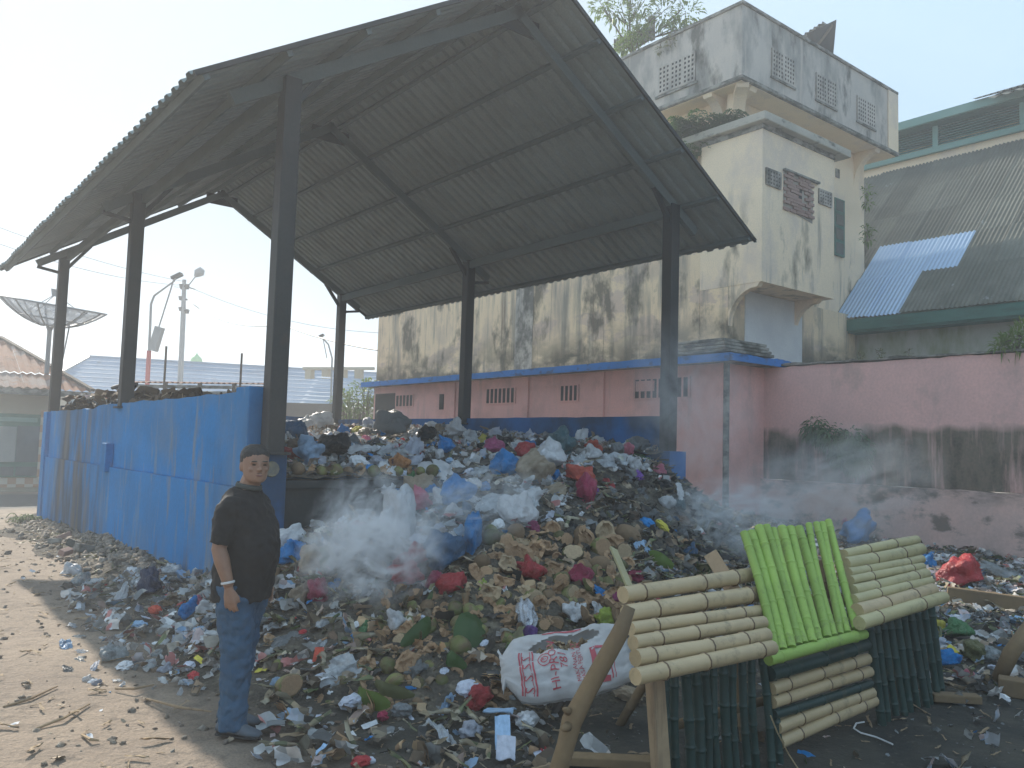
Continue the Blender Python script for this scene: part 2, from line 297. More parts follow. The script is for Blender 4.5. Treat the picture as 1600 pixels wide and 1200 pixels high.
def soilmat(name, a, b, c, gs=30):
    m_, n, p = newmat(name); v = coord(n)
    col = mixc(n, ramp(n, noisef(n, v, 1.6, 6), .38, .62), a, b)
    col = mixc(n, ramp(n, noisef(n, v, 9, 6, .65), .5, .66), col, c)
    vo = nd(n, 'ShaderNodeTexVoronoi'); vo.inputs['Scale'].default_value = gs; n.links.new(v, vo.inputs['Vector'])
    col = mixc(n, ramp(n, vo.outputs['Distance'], .0, .5, .5, 0), col, tuple(x * .4 for x in a))
    n.links.new(col, p.inputs['Base Color']); p.inputs['Roughness'].default_value = .9; p.inputs['Specular IOR Level'].default_value = .2
    bump(n, p, mth(n, 'ADD', noisef(n, v, 12, 7, .65), mth(n, 'MULTIPLY', vo.outputs['Distance'], .4)), .9, .05); return m_
M['heap'] = soilmat('rotting_refuse_soil', (.10, .085, .065), (.055, .05, .042), (.20, .17, .12))
# ground
def groundmat():
    m_, n, p = newmat('yard_ground'); v = coord(n); sx = nd(n, 'ShaderNodeSeparateXYZ'); n.links.new(v, sx.inputs[0])
    wob = mth(n, 'MULTIPLY', noisef(n, v, 1.1, 6, .6), 1.6)
    dirt = mixc(n, ramp(n, noisef(n, v, .9, 6), .35, .65), (.36, .275, .20), (.26, .20, .15))
    dirt = mixc(n, ramp(n, noisef(n, v, 5, 7, .7), .52, .68, 0, .7), dirt, (.12, .095, .075))
    ash = mixc(n, ramp(n, noisef(n, v, 2.2, 6), .4, .62), (.035, .037, .033), (.075, .07, .055))
    ash = mixc(n, ramp(n, noisef(n, v, 14, 6, .7), .58, .70, 0, .8), ash, (.17, .15, .115))
    # soot and ash lie where the heap has burnt: east of the dirt track and south of the enclosure
    fx = ramp(n, mth(n, 'ADD', sx.outputs[0], wob), 2.4, 3.2); fy = ramp(n, mth(n, 'ADD', sx.outputs[1], wob), 8.6, 10.2, 1, 0)
    c = mixc(n, mth(n, 'MULTIPLY', fx, fy), dirt, ash)
    # asphalt strip in front of the far house
    c = mixc(n, mth(n, 'MULTIPLY', ramp(n, sx.outputs[1], 19.5, 20.5), ramp(n, sx.outputs[1], 24, 25, 1, 0)), c, (.10, .10, .095))
    c = mixc(n, ramp(n, noisef(n, v, 60, 3), .35, .7, .35, 0), c, (.06, .05, .04))
    n.links.new(c, p.inputs['Base Color']); p.inputs['Roughness'].default_value = .88; p.inputs['Specular IOR Level'].default_value = .25
    bump(n, p, mth(n, 'ADD', noisef(n, v, 9, 8, .65), mth(n, 'MULTIPLY', noisef(n, v, 45, 5), .35)), .8, .035); return m_
M['ground'] = groundmat()
mb = MB(); xs = [-300, -60, -20] + [i * .25 for i in range(-32, 64)] + [20, 60, 300]; ys = [-300, -60, -20] + [i * .25 for i in range(-12, 90)] + [30, 60, 300]
for x in xs:
    for y in ys: mb.v.append((x, y, (.035 * N3(x * .8, y * .8, 0) + .015 * N3(x * 3, y * 3, 5)) if abs(x) < 19 and -3 < y < 23 else 0))
for i in range(len(xs) - 1):
    for j in range(len(ys) - 1): k = i * len(ys) + j; mb.f.append((k, k + len(ys), k + len(ys) + 1, k + 1)); mb.mi.append(0)
mb.build('ground', M['ground'], smooth=True, kind='structure')
gridmesh(HO, (HO > -.06) & ((YY <= 7.47) | (XX < 2.97) | ((XX > 8.86) & (YY < 9.05)))).build('rubbish_mound', M['heap'], smooth=True, kind='structure')
gridmesh(HI, inside | ((XX > 3.0) & (XX < 8.72) & (YY > 7.4) & (YY < 17.33))).build('rubbish_fill', M['heap'], smooth=True, kind='structure')
# ------------------------------------------------------------------ the enclosure
X0, X1, Y0, Y1 = 2.98, 8.76, 7.48, 17.36
def wavy_box(mb, x0, x1, y0, y1, z0, z1, n=30, amp=.02, ax='y', mi=0, seed=0, dips=None):
    """box whose top edge is uneven"""
    L = (y0, y1) if ax == 'y' else (x0, x1); vs_ = []
    for i in range(n + 1):
        t = L[0] + (L[1] - L[0]) * i / n; z = z1 + amp * N3(t * 2.1, seed, 3) + amp * .6 * N3(t * 7, seed, 9) + (dips(t) if dips else 0)
        if ax == 'y': vs_ += [(x0, t, z0), (x1, t, z0), (x1, t, z), (x0, t, z)]
        else: vs_ += [(t, y0, z0), (t, y1, z0), (t, y1, z), (t, y0, z)]
    fs = [(i * 4 + j, i * 4 + (j + 1) % 4, i * 4 + 4 + (j + 1) % 4, i * 4 + 4 + j) for i in range(n) for j in range(4)] + [(0, 1, 2, 3), (n * 4 + 3, n * 4 + 2, n * 4 + 1, n * 4)]
    return mb.add(vs_, fs, mi)
lw = thing('blue_wall', 'long streaky blue wall of the rubbish bay, on the left behind the man', 'wall', (X0, Y1, 0))
wavy_box(MB(), X0 - .10, X0 + .07, Y0 + .02, Y1, -.1, 1.17, 40, .012, seed=1).build('wall_base', M['blue'], lw)
wavy_box(MB(), X0 - .055, X0 + .05, Y0 + .36, Y1, 1.172, 2.06, 60, .025, seed=2, dips=lambda t: -.05 * max(0, min(1, (t - 13.3) * 2)) + .02 * max(0, (10.5 - t) / 3)).build('wall_panel', M['blue'], lw)
MB().box(X0 - .09, X0 + .09, Y0 + .02, Y0 + .36, 1.173, 2.12).build('pier', M['blue'], lw, bevel=.01)
MB().box(X0 - .16, X0 - .057, 12.5, 12.75, 1.10, 1.5).build('stub_pier', M['blue'], lw, bevel=.01)
MB().box(X0 - .13, X0 + .1, Y1 - .1, Y1 + .2, -.05, 2.0).build('pier', M['blue'], lw, bevel=.01)
bw = thing('blue_wall', 'long low blue wall behind the rubbish, in front of the pink building', 'wall', (X1, Y1, 0))
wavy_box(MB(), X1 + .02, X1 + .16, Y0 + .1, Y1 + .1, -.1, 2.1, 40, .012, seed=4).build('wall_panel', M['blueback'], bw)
MB().box(X1 - .14, X1 + .2, Y0 - .18, Y0 + .1, 0, 1.62).build('pier', M['blueback'], bw, bevel=.01)
fw = thing('blue_wall', 'short blue end wall at the far end of the rubbish bay, left of the back corner post', 'wall', (X0, Y1, 0))
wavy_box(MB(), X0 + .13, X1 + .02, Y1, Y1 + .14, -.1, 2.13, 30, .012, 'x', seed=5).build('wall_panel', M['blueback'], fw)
sw = thing('low_wall', 'sooty black low front wall under the row of coconuts', 'wall', (X0, Y0, 0))
MB().box(X0 + .1, X1 - .15, Y0 - .02, Y0 + .1, -.1, 1.16).build('wall_face', M['darkconc'], sw)
MB().box(X0 + .25, X1 - .15, Y0 - .07, Y0 + .14, 1.162, 1.25).build('ledge', M['darkconc'], sw, bevel=.015)
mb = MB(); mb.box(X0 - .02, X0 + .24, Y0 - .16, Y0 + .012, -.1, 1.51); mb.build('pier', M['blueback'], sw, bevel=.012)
MB().tube([hY(425, 733, Y0 - .175) + Vector((0, .01, 0)), hY(425, 733, Y0 - .175) + Vector((0, -.012, 0))], [.075, .068], 12).build('paint_patch', wmat('faded_emblem', (.24, .21, .13), (.1, .11, .12), scale=12), sw)
# ------------------------------------------------------------------ shed
XL, XR, YG0, YG1, ZE, ZR, XM = 1.99, 9.77, 6.76, 17.8, 4.59, 6.96, 5.88
sh = thing('open_shed', 'tall open-sided shed with dark corrugated gable roof over the rubbish', 'shed', (X0, Y0, 0))
def roofz(x): return ZE + (ZR - ZE) * (1 - abs(x - XM) / (XM - XL))
cx0, cx1 = 3.10, 8.68
for (cx, cy, zb) in ((cx0, 7.40, 1.5), (X0 + .01, 12.3, 2.0), (X0 + .01, Y1 + .05, 1.9), (cx1 + .06, 7.44, 1.5), (X1 + .02, 12.3, 2.0), (X1 + .02, Y1, 2.0)):
    mb = MB().box(cx - .085, cx + .085, cy - .085, cy + .085, zb, roofz(cx) - .17)
    mb.build('column', M['steel'], sh, bevel=.008)
    MB().box(cx - .13, cx + .13, cy - .13, cy + .13, zb - .01, zb + .015).build('base_plate', M['steel'], sh)
sl_len = math.hypot(XM - XL, ZR - ZE); sx_, sz_ = (XM - XL) / sl_len, (ZR - ZE) / sl_len
for side in (0, 1):
    ex = XL if side == 0 else XR; dx = sx_ if side == 0 else -sx_
    nrm = Vector((-sz_ if side == 0 else sz_, 0, sx_))
    for k in range(14):     # corrugated sheets laid from eave to ridge
        ya = YG0 + k * .79; yb = min(ya + .86, YG1); off = rnd.uniform(0, .008) + (.006 if k % 2 else 0)
        prof = []; y = ya
        while y < yb - 1e-3:
            for q, hgt in ((0, 0), (.05, .0), (.075, .038), (.145, .038), (.17, 0)):
                if y + q <= yb: prof.append((y + q, hgt))
            y += .2
        prof.append((yb, 0)); vs_ = []; n = len(prof); ex_len = rnd.uniform(-.02, .03)
        for t in (-ex_len, sl_len * .5, sl_len + .01):
            sag = -.012 if t == sl_len * .5 else 0
            for (yy, hh) in prof:
                p = Vector((ex + dx * t, yy, ZE + sz_ * t)) + nrm * (hh + off + sag); vs_.append(p)
        MB().add(vs_, [(r * n + i, r * n + i + 1, (r + 1) * n + i + 1, (r + 1) * n + i) for r in range(2) for i in range(n - 1)]).build('corrugated_sheet', M['zinc'], sh)
    for t in (.12, .95, 1.85, 2.75, 3.65, 4.35):
        c = Vector((ex + dx * t, 0, ZE + sz_ * t)) - nrm * .035
        MB().beam(c + Vector((0, YG0 + .03, 0)), c + Vector((0, YG1 - .03, 0)), .055, .07, up=nrm).build('purlin', M['framing'], sh)
    for y in (7.42, 12.3, Y1):
        a = Vector((ex + dx * .55, y, ZE + sz_ * .55)) - nrm * .155; b = Vector((ex + dx * (sl_len - .03), y, ZE + sz_ * (sl_len - .03))) - nrm * .155
        MB().beam(a, b, .08, .13, up=nrm).build('rafter', M['framing'], sh)
        cx = (X0 + .06) if side == 0 else (X1 - .03); s_ = 1 if side == 0 else -1
        for d_, zz in ((s_ * .38, .38 * (ZR - ZE) / (XM - XL)),):
            MB().beam((cx, y, roofz(cx) - .5), (cx + d_, y, roofz(cx) + zz - .24), .06, .06).build('brace', M['steel'], sh)
        if y > 8: MB().beam((cx, y - .0, roofz(cx) - .62), (cx - s_ * .5, y, roofz(cx - s_ * .5) - .24), .05, .05).build('brace', M['steel'], sh)
    cx = cx0 - .05 if side == 0 else X1
    MB().beam((cx, 7.44, roofz(cx) - .25), (cx, Y1 + .1, roofz(cx) - .29), .07, .13).build('eave_beam', M['framing'], sh)
for y in (YG0 + .01, YG1 - .01):
    for ex, dx in ((XL, 1), (XR, -1)):
        MB().beam((ex + dx * .02, y, ZE + .012), (XM, y, ZR + .02), .03, .045).build('verge_board', M['steel'], sh)
for y in (7.42, 12.3, Y1): MB().box(XM - .33, XM + .33, y - .012, y + .012, ZR - .42, ZR - .2).build('gusset_plate', M['steel'], sh)
for s_ in (1, -1):
    MB().prism([(XM, YG0 - .02, ZR + .055), (XM + s_ * .22, YG0 - .02, ZR + .055 - .134), (XM + s_ * .22, YG0 - .02, ZR + .045 - .134), (XM, YG0 - .02, ZR + .045)], (0, YG1 - YG0 + .04, 0)).build('ridge_cap', M['zinc'], sh)
# ------------------------------------------------------------------ pink annex
XA, YA = 12.0, 8.95
def lattice(mb, c, w, h, nx, nz, ax, t=.03, d=.05, mi=0):
    """bars of a pierced block; c lower-left corner; ax 'y' = wall facing -X, 'x' = wall facing -Y"""
    for i in range(nx + 1):
        u = i * w / nx
        if ax == 'y': mb.box(c[0] - d, c[0] + .01, c[1] + u - t / 2, c[1] + u + t / 2, c[2], c[2] + h, mi)
        else: mb.box(c[0] + u - t / 2, c[0] + u + t / 2, c[1] - d, c[1] + .01, c[2], c[2] + h, mi)
    for i in range(nz + 1):
        u = i * h / nz
        if ax == 'y': mb.box(c[0] - d + .003, c[0] + .012, c[1] - t / 2, c[1] + w + t / 2, c[2] + u - t / 2, c[2] + u + t / 2, mi)
        else: mb.box(c[0] - t / 2, c[0] + w + t / 2, c[1] - d + .003, c[1] + .012, c[2] + u - t / 2, c[2] + u + t / 2, mi)
    if ax == 'y': mb.box(c[0] - .018, c[0] + .008, c[1], c[1] + w, c[2], c[2] + h, mi + 1)
    else: mb.box(c[0], c[0] + w, c[1] - .018, c[1] + .008, c[2], c[2] + h, mi + 1)
    return mb
ax_ = thing('pink_building', 'long low pink building with blue roof edge behind the rubbish shed', 'building', (XA, YA, 0))
wavy_box(MB(), XA, XA + 1.39, YA, 21.4, -.1, 3.2, 2, 0).build('wall', M['pink'], ax_)
MB().box(XA - .045, XA - .002, YA + .0, YA + .28, 0, 3.2).build('pilaster', M['pink'], ax_, bevel=.01)
for y in (11.9, 14.3, 17.2): MB().box(XA - .05, XA - .002, y, y + .22, 0, 3.2).build('pilaster', M['pink'], ax_, bevel=.01)
MB().box(XA - .32, XA + 1.38, YA - .35, 21.6, 3.2, 3.30).build('roof_slab', M['slab'], ax_)
mb = MB(); wavy_box(mb, XA - .345, XA - .325, YA - .37, 21.6, 3.19, 3.33, 60, .012, seed=11).build('fascia', M['bluetrim'], ax_)
wavy_box(MB(), XA - .32, XA + 1.5, YA - .375, YA - .352, 3.2, 3.33, 20, .03, 'x', seed=12).build('fascia', M['bluetrim'], ax_)
for (px, py, w, h, nx, nz) in ((617, 637, .9, .3, 5, 3), (758, 631, 1.1, .34, 7, 3), (874, 624, .55, .32, 4, 3), (990, 616, 1.35, .36, 9, 3)):
    q = hX(px + 2, py, XA); y_ = q.y
    lattice(MB(), (XA - .004, y_ - w, 2.62), w, h, nx, nz, 'y', .05, .02).build('vent_block', [M['pink'], M['dark']], ax_)
for px in (690, 706):
    q = hX(px, 632, XA); MB().box(XA - .012, XA + .01, q.y - .1, q.y + .1, 2.5, 2.9).build('slot_window', M['dark'], ax_)
q = hX(600, 640, XA); MB().box(XA - .015, XA + .01, q.y - .6, q.y + .5, 1.6, 3.0).build('doorway', M['dark'], ax_)
MB().tube([(XA + .02, YA - .03, 3.2), (XA + .02, YA - .04, 0)], .055, 8).build('downpipe', M['slab'], ax_)
MB().box(XA - .06, XA - .003, 11.9 - 1.35, 11.9 - .9, 2.75, 2.95).build('wall_box', M['pink'], ax_)
# hanging round sign/fan outlet near vent
# stacked old sheets on the annex roof
for i in range(4):
    a = i * .02; mb = MB(); mb.box(XA - .30 + a, XA + 1.1 - a, YA - .28 + a * 2, YA + .95, 3.365 + i * .066, 3.415 + i * .066)
    tag(mb.build('stacked_sheet', M['slab'], bevel=.006), ['lowest', 'second lowest', 'second highest', 'topmost'][i] + ' grey sheet of the stack on the corner of the pink building roof', 'roof sheet', 'sheets stacked on the pink building')
# ------------------------------------------------------------------ boundary wall
XC = 13.2
cw = thing('boundary_wall', 'tall pink boundary wall with mossy black band, on the right', 'wall', (XC, 3, 0))
wavy_box(MB(), XC, XC + .2, -4, YA + .0, 1.16, 3.2, 90, .035, seed=21).build('wall_panel', M['pinkwall'], cw)
wavy_box(MB(), XC - .10, XC + .2, -4, YA - .0, -.1, 1.155, 90, .02, seed=22).build('plinth', M['plinth'], cw)
wavy_box(MB(), XC - .03, XC + .23, -4, YA - .02, 3.22, 3.25, 120, .035, seed=23).build('coping', M['slab'], cw)
MB().box(XA + .0, XC - .002, YA - .0, YA + .15, 0, 0.01).build('footing', M['slab'], cw)
# ------------------------------------------------------------------ yellow building + tower
XB, YB, YX, YS = 13.4, 9.16, 9.65, 10.25
ob = thing('old_building', 'stained yellow concrete building with overhanging tower box', 'building', (XB, YB, 0))
MB().box(XB, XB + 4, 10.63, 23.8, 2.5, 6.1).build('wall', M['yellow'], ob)
wavy_box(MB(), XB - .06, XB - .002, 11, 23.5, 3.28, 3.5, 80, .05, seed=31).build('broken_render', M['slab'], ob)
wavy_box(MB(), XB - .012, XB - .001, 15.9, 16.6, 3.4, 6.0, 3, 0).build('patched_strip', M['greyconc'], ob)
MB().box(XB, XB + 2.6, YB, 10.63 - .003, 4.9, 7.9).build('bay', M['cream'], ob)
MB().box(XB, XB + 5.9, 9.93, 10.62, 2.5, 4.895).build('lower_wall', M['yellow'], ob)
MB().box(XB + .55, XB + 2.6, 9.925 - .02, 9.93 - .002, 3.5, 4.893).build('recess_panel', M['white'], ob)
MB().box(13.9, 19.3, YS, 14.5, 4.9, 9.02).build('tower_shaft', M['cream'], ob)
MB().box(16.003, 19.3, 9.931, YS - .003, 2.5, 4.89).build('shaft_foot', M['yellow'], ob) if False else None
mb = MB(); mb.box(XB - .17, XB + 3.0, YB - .17, 12.3, 8.003, 8.17); mb.build('bay_slab', M['lightslab'], ob, bevel=.02)
MB().box(XB - .02, XB + 2.62, YB - .02, 10.6, 7.9, 8.0).build('bay_cornice', M['slab'], ob)
# box
MB().box(XB - .05, 19.8, YX - .05, 14.6, 9.04, 9.13).build('box_floor', M['slab'], ob, bevel=.02)
MB().box(XB + .02, 19.74, YX + .02, 14.5, 9.025, 9.038).build('soffit', M['cream'], ob)
mb = MB(); mb.box(XB, 19.75, YX, YX + .15, 9.131, 10.6); mb.build('parapet', M['greyconc'], ob)
MB().box(XB, XB + .15, YX + .152, 14.5, 9.131, 10.6).build('parapet', M['greyconc'], ob)
MB().box(19.6, 19.75, YX + .152, 14.5, 9.131, 10.6).build('parapet', M['greyconc'], ob)
MB().box(XB + .15, 19.6, 14.35, 14.5, 9.131, 10.55).build('parapet', M['greyconc'], ob)
MB().box(XB - .04, 19.79, YX - .04, YX + .17, 10.602, 10.67).build('coping', M['slab'], ob, bevel=.01)
MB().box(XB - .04, XB + .17, YX + .175, 14.5, 10.602, 10.67).build('coping', M['slab'], ob, bevel=.01)
MB().box(19.3, 19.79, YX - .03, YX - .004, 9.131, 10.6).build('corner_pilaster', M['cream'], ob)
def recess(c, w, h, nx, nz, ax, mats, t=.03):
    lattice(MB(), c, w, h, nx, nz, ax, t, .03).build('vent_grille', mats, ob)
for i in range(3): recess((XB - .003, 10.82 + i * .34, 9.42), .30, .60, 3, 6, 'y', [M['greyconc'], M['dark']], .045)
MB().box(XB - .04, XB - .001, 10.74, 11.9, 9.33, 9.38).build('sill', M['slab'], ob)
for x0 in (14.42, 16.1, 17.85):
    for i in range(2): recess((x0 + i * .42, YX - .003, 9.45), .38, .56, 4, 6, 'x', [M['greyconc'], M['dark']], .04)
    MB().box(x0 - .05, x0 + .86, YX - .035, YX - .001, 9.38, 9.42).build('sill', M['slab'], ob)
recess((13.52, YB - .003, 6.83), .46, .30, 5, 4, 'x', [M['greyconc'], M['dark']], .04)
recess((15.39, YB - .003, 6.85), .46, .28, 5, 4, 'x', [M['greyconc'], M['dark']], .04)
a, b = hY(1305, 263, YS), hY(1311, 279, YS); MB().box(a.x, b.x, YS - .02, YS - .001, b.z, a.z).build('small_vent', M['greyconc'], ob)
wa, wb = hY(1305, 310, YS), hY(1317, 403, YS)
# window beside the bay
q = MB(); q.box(wa.x - .1, wb.x, YS - .05, YS - .005, wb.z, wa.z); wf = q.build('window_frame', M['green'], ob)
for k in range(4): z = wb.z + .05 + k * (wa.z - wb.z) / 4; MB().box(wa.x - .05, wb.x - .07, YS - .058, YS - .052, z, z + .26).build('pane', M['glass'], wf)
# broken render with bare bricks on the bay face
pl = MB(); pl.add([(14.1, YB - .006, 6.5), (15.15, YB - .006, 6.35), (15.2, YB - .006, 7.0), (15.0, YB - .006, 7.2), (14.1, YB - .006, 7.28)], [(0, 1, 2, 3, 4)]); pl = pl.build('bare_patch', M['mortar'], ob)
br = MB().box(0, .2, -.035, 0, 0, .055).mesh('brick', M['brick'])
for r in range(12):
    for c_ in range(5):
        z = 6.44 + r * .066; x = 14.1 + c_ * .215 + (.1 if r % 2 else 0) + rnd.uniform(-.012, .012)
        if x + .2 > 15.2 or rnd.random() < .08 or (abs(x - 14.65) < .12 and 3 < r < 8): continue
        link('brick', br, ob, (x - XB, YB - .004 - YB + rnd.uniform(-.012, .006), z), (0, rnd.uniform(-.03, .03), rnd.uniform(-.04, .04)))
MB().box(14.08, 15.35, YB - .07, YB - .007, 7.22, 7.26).build('lintel_edge', M['slab'], ob)
MB().box(14.63, 14.74, YB - .02, YB - .009, 6.7, 7.0).build('slot', M['dark'], ob)
# curved brackets
def bracket(p, out, side, L, H, w, mat):
    out = Vector(out); pts = []; n = 8
    P = Vector(p); prof = [P, P + out * L]
    for i in range(n + 1):
        t = i / n * math.pi / 2; prof.append(P + out * (L * (1 - math.sin(t)) * .92) + Vector((0, 0, -H * (1 - math.cos(t)) - .08)))
    prof.append(P + Vector((0, 0, -H - .08)))
    MB().prism(prof, Vector(side) * w).build('bracket', mat, ob)
for x in (13.75, 18.8): bracket((x, YS, 9.03), (0, -1, 0), (1, 0, 0), .58, .75, .22, M['cream'])
for y in (10.4, 12.4): bracket((13.9, y, 9.03), (-1, 0, 0), (0, 1, 0), .5, .75, .22, M['cream'])
d_ = Vector((-1, -1, 0)).normalized(); bracket((13.85, 10.22, 9.03), d_, Vector((1, -1, 0)).normalized(), .62, .85, .25, M['cream'])
bracket((XB + .01, 9.93, 4.9), (0, -1, 0), (1, 0, 0), .72, .7, .14, M['cream']); bracket((XB + 2.3, 9.93, 4.9), (0, -1, 0), (1, 0, 0), .6, .6, .14, M['cream'])
# ragged joint between the tower and the hall roof
# roof remains on top of the tower
rr = thing('roof_remnant', 'torn dark corrugated roof remnant sticking up on the tower top', 'roof sheet', (17, 11, 10.6))
P = [hY(*t, 10.6) for t in ((1254, 60), (1268, 32), (1310, 33), (1300, 92), (1270, 92))]
def corr_poly(corners, nw, nl, amp, mat, name, parent, **kw):
    a, b, c, d = [Vector(p) for p in corners]; nrm = (b - a).cross(d - a).normalized(); vs_ = []
    for j in range(nl + 1):
        for i in range(nw + 1):
            u = i / nw; v = j / nl; p = (a * (1 - u) + b * u) * (1 - v) + (d * (1 - u) + c * u) * v
            vs_.append(p + nrm * amp * math.cos(i * math.pi))
    return MB().add(vs_, [(j * (nw + 1) + i, j * (nw + 1) + i + 1, (j + 1) * (nw + 1) + i + 1, (j + 1) * (nw + 1) + i) for j in range(nl) for i in range(nw)]).build(name, mat, parent, **kw)
c1 = (hY(1262, 52, 10.5), hY(1308, 30, 10.2), hY(1302, 92, 10.2), hY(1268, 78, 10.5))
corr_poly(c1, 24, 4, .02, M['steel'], 'torn_sheet', rr)
corr_poly((hY(1252, 56, 10.7), hY(1286, 34, 10.7), hY(1296, 40, 11.2), hY(1262, 62, 11.2)), 10, 3, .02, M['slab'], 'bent_sheet', rr)
MB().beam(hY(1270, 80, 10.45), hY(1300, 40, 10.25), .06, .06).build('rafter', M['bark'], rr)
st = thing('roof_shack', 'grey lean-to sheet and post on the tower top behind the small tree', 'roof sheet', (13.6, 12.6, 10.6))
MB().beam(hX(1018, 62, 14), hX(1018, 26, 14), .12, .12).build('post', M['slab'], st)
corr_poly((hX(958, 62, 14.2), hX(1012, 42, 14.2), hX(1014, 62, 14.0), hX(958, 84, 14.0)), 26, 2, .02, M['slab'], 'sheet', st)
# ------------------------------------------------------------------ hall
he, hz_, hs, ht, hzt = 17.95, 4.80, .95, 23.2, 9.83
hb = thing('hall_building', 'large hall with mossy grey corrugated roof and green louvred clerestory', 'building', (he, 8, 0))
MB().box(18.35, 18.55, -14, 10.2, 2.5, 4.9).build('wall', M['hallwall'], hb)
MB().box(he - .06, he - .01, -14, 10.23, 4.50, 4.76).build('fascia', M['green'], hb)
MB().box(he - .01, 18.35, -14, 10.23, 4.45, 4.50).build('soffit', M['green'], hb)
nS = 5; Ls = math.hypot(ht - he, hzt - hz_); ux, uz = (ht - he) / Ls, (hzt - hz_) / Ls; hn = Vector((-uz, 0, ux)); sh_l = Ls / nS
tmpl = {}
def sheet_mesh(key, L, w, pitch, amp, mat):
    if key in tmpl: return tmpl[key]
    n = int(w / pitch * 4); vs_ = []
    for t in (0, L):
        for i in range(n + 1):
            y = -w * i / n; p = Vector((ux * t, y, uz * t)) + hn * (amp * math.sin(i * math.pi / 2)); vs_.append(p)
    tmpl[key] = MB().add(vs_, [(i, i + 1, n + 2 + i, n + 1 + i) for i in range(n)]).mesh(key, mat, True); return tmpl[key]
for r in range(nS):
    for c_ in range(24):
        y = 10.23 + (5 - c_) * .76; t = r * sh_l; off = .03 + (nS - r) * 0 + rnd.uniform(0, .02) + (.012 if c_ % 2 else 0)
        new = 5 <= c_ < 7 + (r == 1) and r < 2
        me = sheet_mesh('new' if new else 'old', sh_l + .12, .80, .1, .02, M['bluezinc'] if new else M['asbestos'])
        p = Vector((he + ux * (t - .05), y, hz_ + uz * (t - .05))) + hn * (off + r * .012 * 0)
        o = link('new_roof_sheet' if new else 'roof_sheet', me, hb, p - Vector((he, 8, 0)), (rnd.uniform(-.004, .004), rnd.uniform(-.006, .006) - .016, rnd.uniform(-.004, .004)))
        if new: o['label'] = 'bright blue-grey new roof sheet'
MB().box(he, ht + .3, -14, 10.24, 2.5, 2.6).build('ceiling', M['hallwall'], hb)
MB().box(ht, ht + .2, -14, 14, 9.4, 10.45).build('upper_wall', M['cream'], hb)
def zt(py1600): return hX(1600, py1600, ht).z
zs, zl0, zl1, zf = hX(1500, 229, ht).z, 0, 0, hX(1500, 176, ht).z
MB().box(ht - .12, ht + .2, -14, 14, zs - .02, zs + .14).build('sill', M['palegreen'], hb)
z0_, z1_ = zs + .15, zf - .22
for k in range(9):
    y0 = 12.4 - k * 2.2
    MB().box(ht - .10, ht + .02, y0 - .07, y0 + .07, z0_, z1_).build('mullion', M['palegreen'], hb)
    for j in range(8):
        z = z0_ + (z1_ - z0_) * (j + .1) / 8
        MB().beam((ht - .03, y0 - .08, z + .06), (ht - .03, y0 - 2.12, z + .06), .13, .018, up=(-.6, 0, .8)).build('louvre', M['green'], hb)
MB().box(ht + .05, ht + .1, -14, 14, z0_, z1_).build('louvre_backing', M['dark'], hb)
MB().box(ht - .45, ht - .38, -14, 14, z1_ + .02, zf + .03).build('gutter_board', M['palegreen'], hb)
MB().box(ht - .38, ht + .2, -14, 14, z1_, z1_ + .02).build('eave_soffit', M['green'], hb)
corr_poly((Vector((ht - .6, 9, zf + .02)), Vector((ht - .6, -10, zf + .02)), Vector((ht + 3, -10, zf + 1.5)), Vector((ht + 3, 9, zf + 1.5))), 250, 1, .02, M['asbestos'], 'top_roof', hb)
a = hX(1545, 155, ht - .9)
corr_poly((Vector((ht - .95, a.y, a.z)), Vector((ht - .95, -10, a.z)), Vector((ht + 1, -10, a.z + .9)), Vector((ht + 1, a.y, a.z + .9))), 120, 1, .03, M['asbestos'], 'loose_roof_sheet', hb)
# ------------------------------------------------------------------ background left
hs_ = thing('house', 'small house with rusty tin roof and green windows, at the far left', 'house', (3.9, 25.5, 0))
YH = 25.5
xe = hY(75, 700, YH).x
MB().box(-6, xe, YH, YH + 6, 0, 2.95).build('wall', M['housewall'], hs_)
def hbx(x0, y0, x1, y1, d0=.04, d1=.004): 
    a, b = hY(x0, y0, YH), hY(x1, y1, YH); return MB().box(a.x, b.x, YH - d0, YH - d1, b.z, a.z)
hwf = hbx(-40, 644, 64, 745, .05, .01).build('window_frame', M['green'], hs_)
hbx(-30, 650, 58, 660, .058, .052).build('transom_louvre', M['palegreen'], hwf)
hbx(-30, 665, 22, 722, .058, .052).build('pane', wmat('curtain', (.32, .35, .33), (.25, .28, .27)), hwf)
hbx(27, 665, 58, 722, .058, .052).build('pane', M['glass'], hwf)
hbx(-30, 729, 20, 743, .058, .052).build('pane', M['glass'], hwf); hbx(24, 729, 57, 743, .058, .052).build('pane', M['glass'], hwf)
hbx(-30, 692, -28, 722, .058, .052).build('mullion', M['green'], hwf)
til = []
m_t, n_, p_ = newmat('tan_check_tile'); ck = nd(n_, 'ShaderNodeTexChecker'); ck.inputs['Scale'].default_value = 5; n_.links.new(coord(n_), ck.inputs[0]); ck.inputs[1].default_value = (.42, .27, .17, 1); ck.inputs[2].default_value = (.5, .45, .36, 1); n_.links.new(ck.outputs[0], p_.inputs['Base Color'])
a, b = hY(-40, 762, YH), hY(70, 748, YH); MB().box(a.x, xe, YH - .03, YH - .003, a.z, b.z + .02).build('tiled_plinth', m_t, hs_)
a = hY(64, 640, YH); MB().box(a.x, xe + .02, YH - .06, YH - .004, 0.3, a.z).build('tiled_pilaster', m_t, hs_)
def zrow(px, py, Y): return hY(px, py, Y)
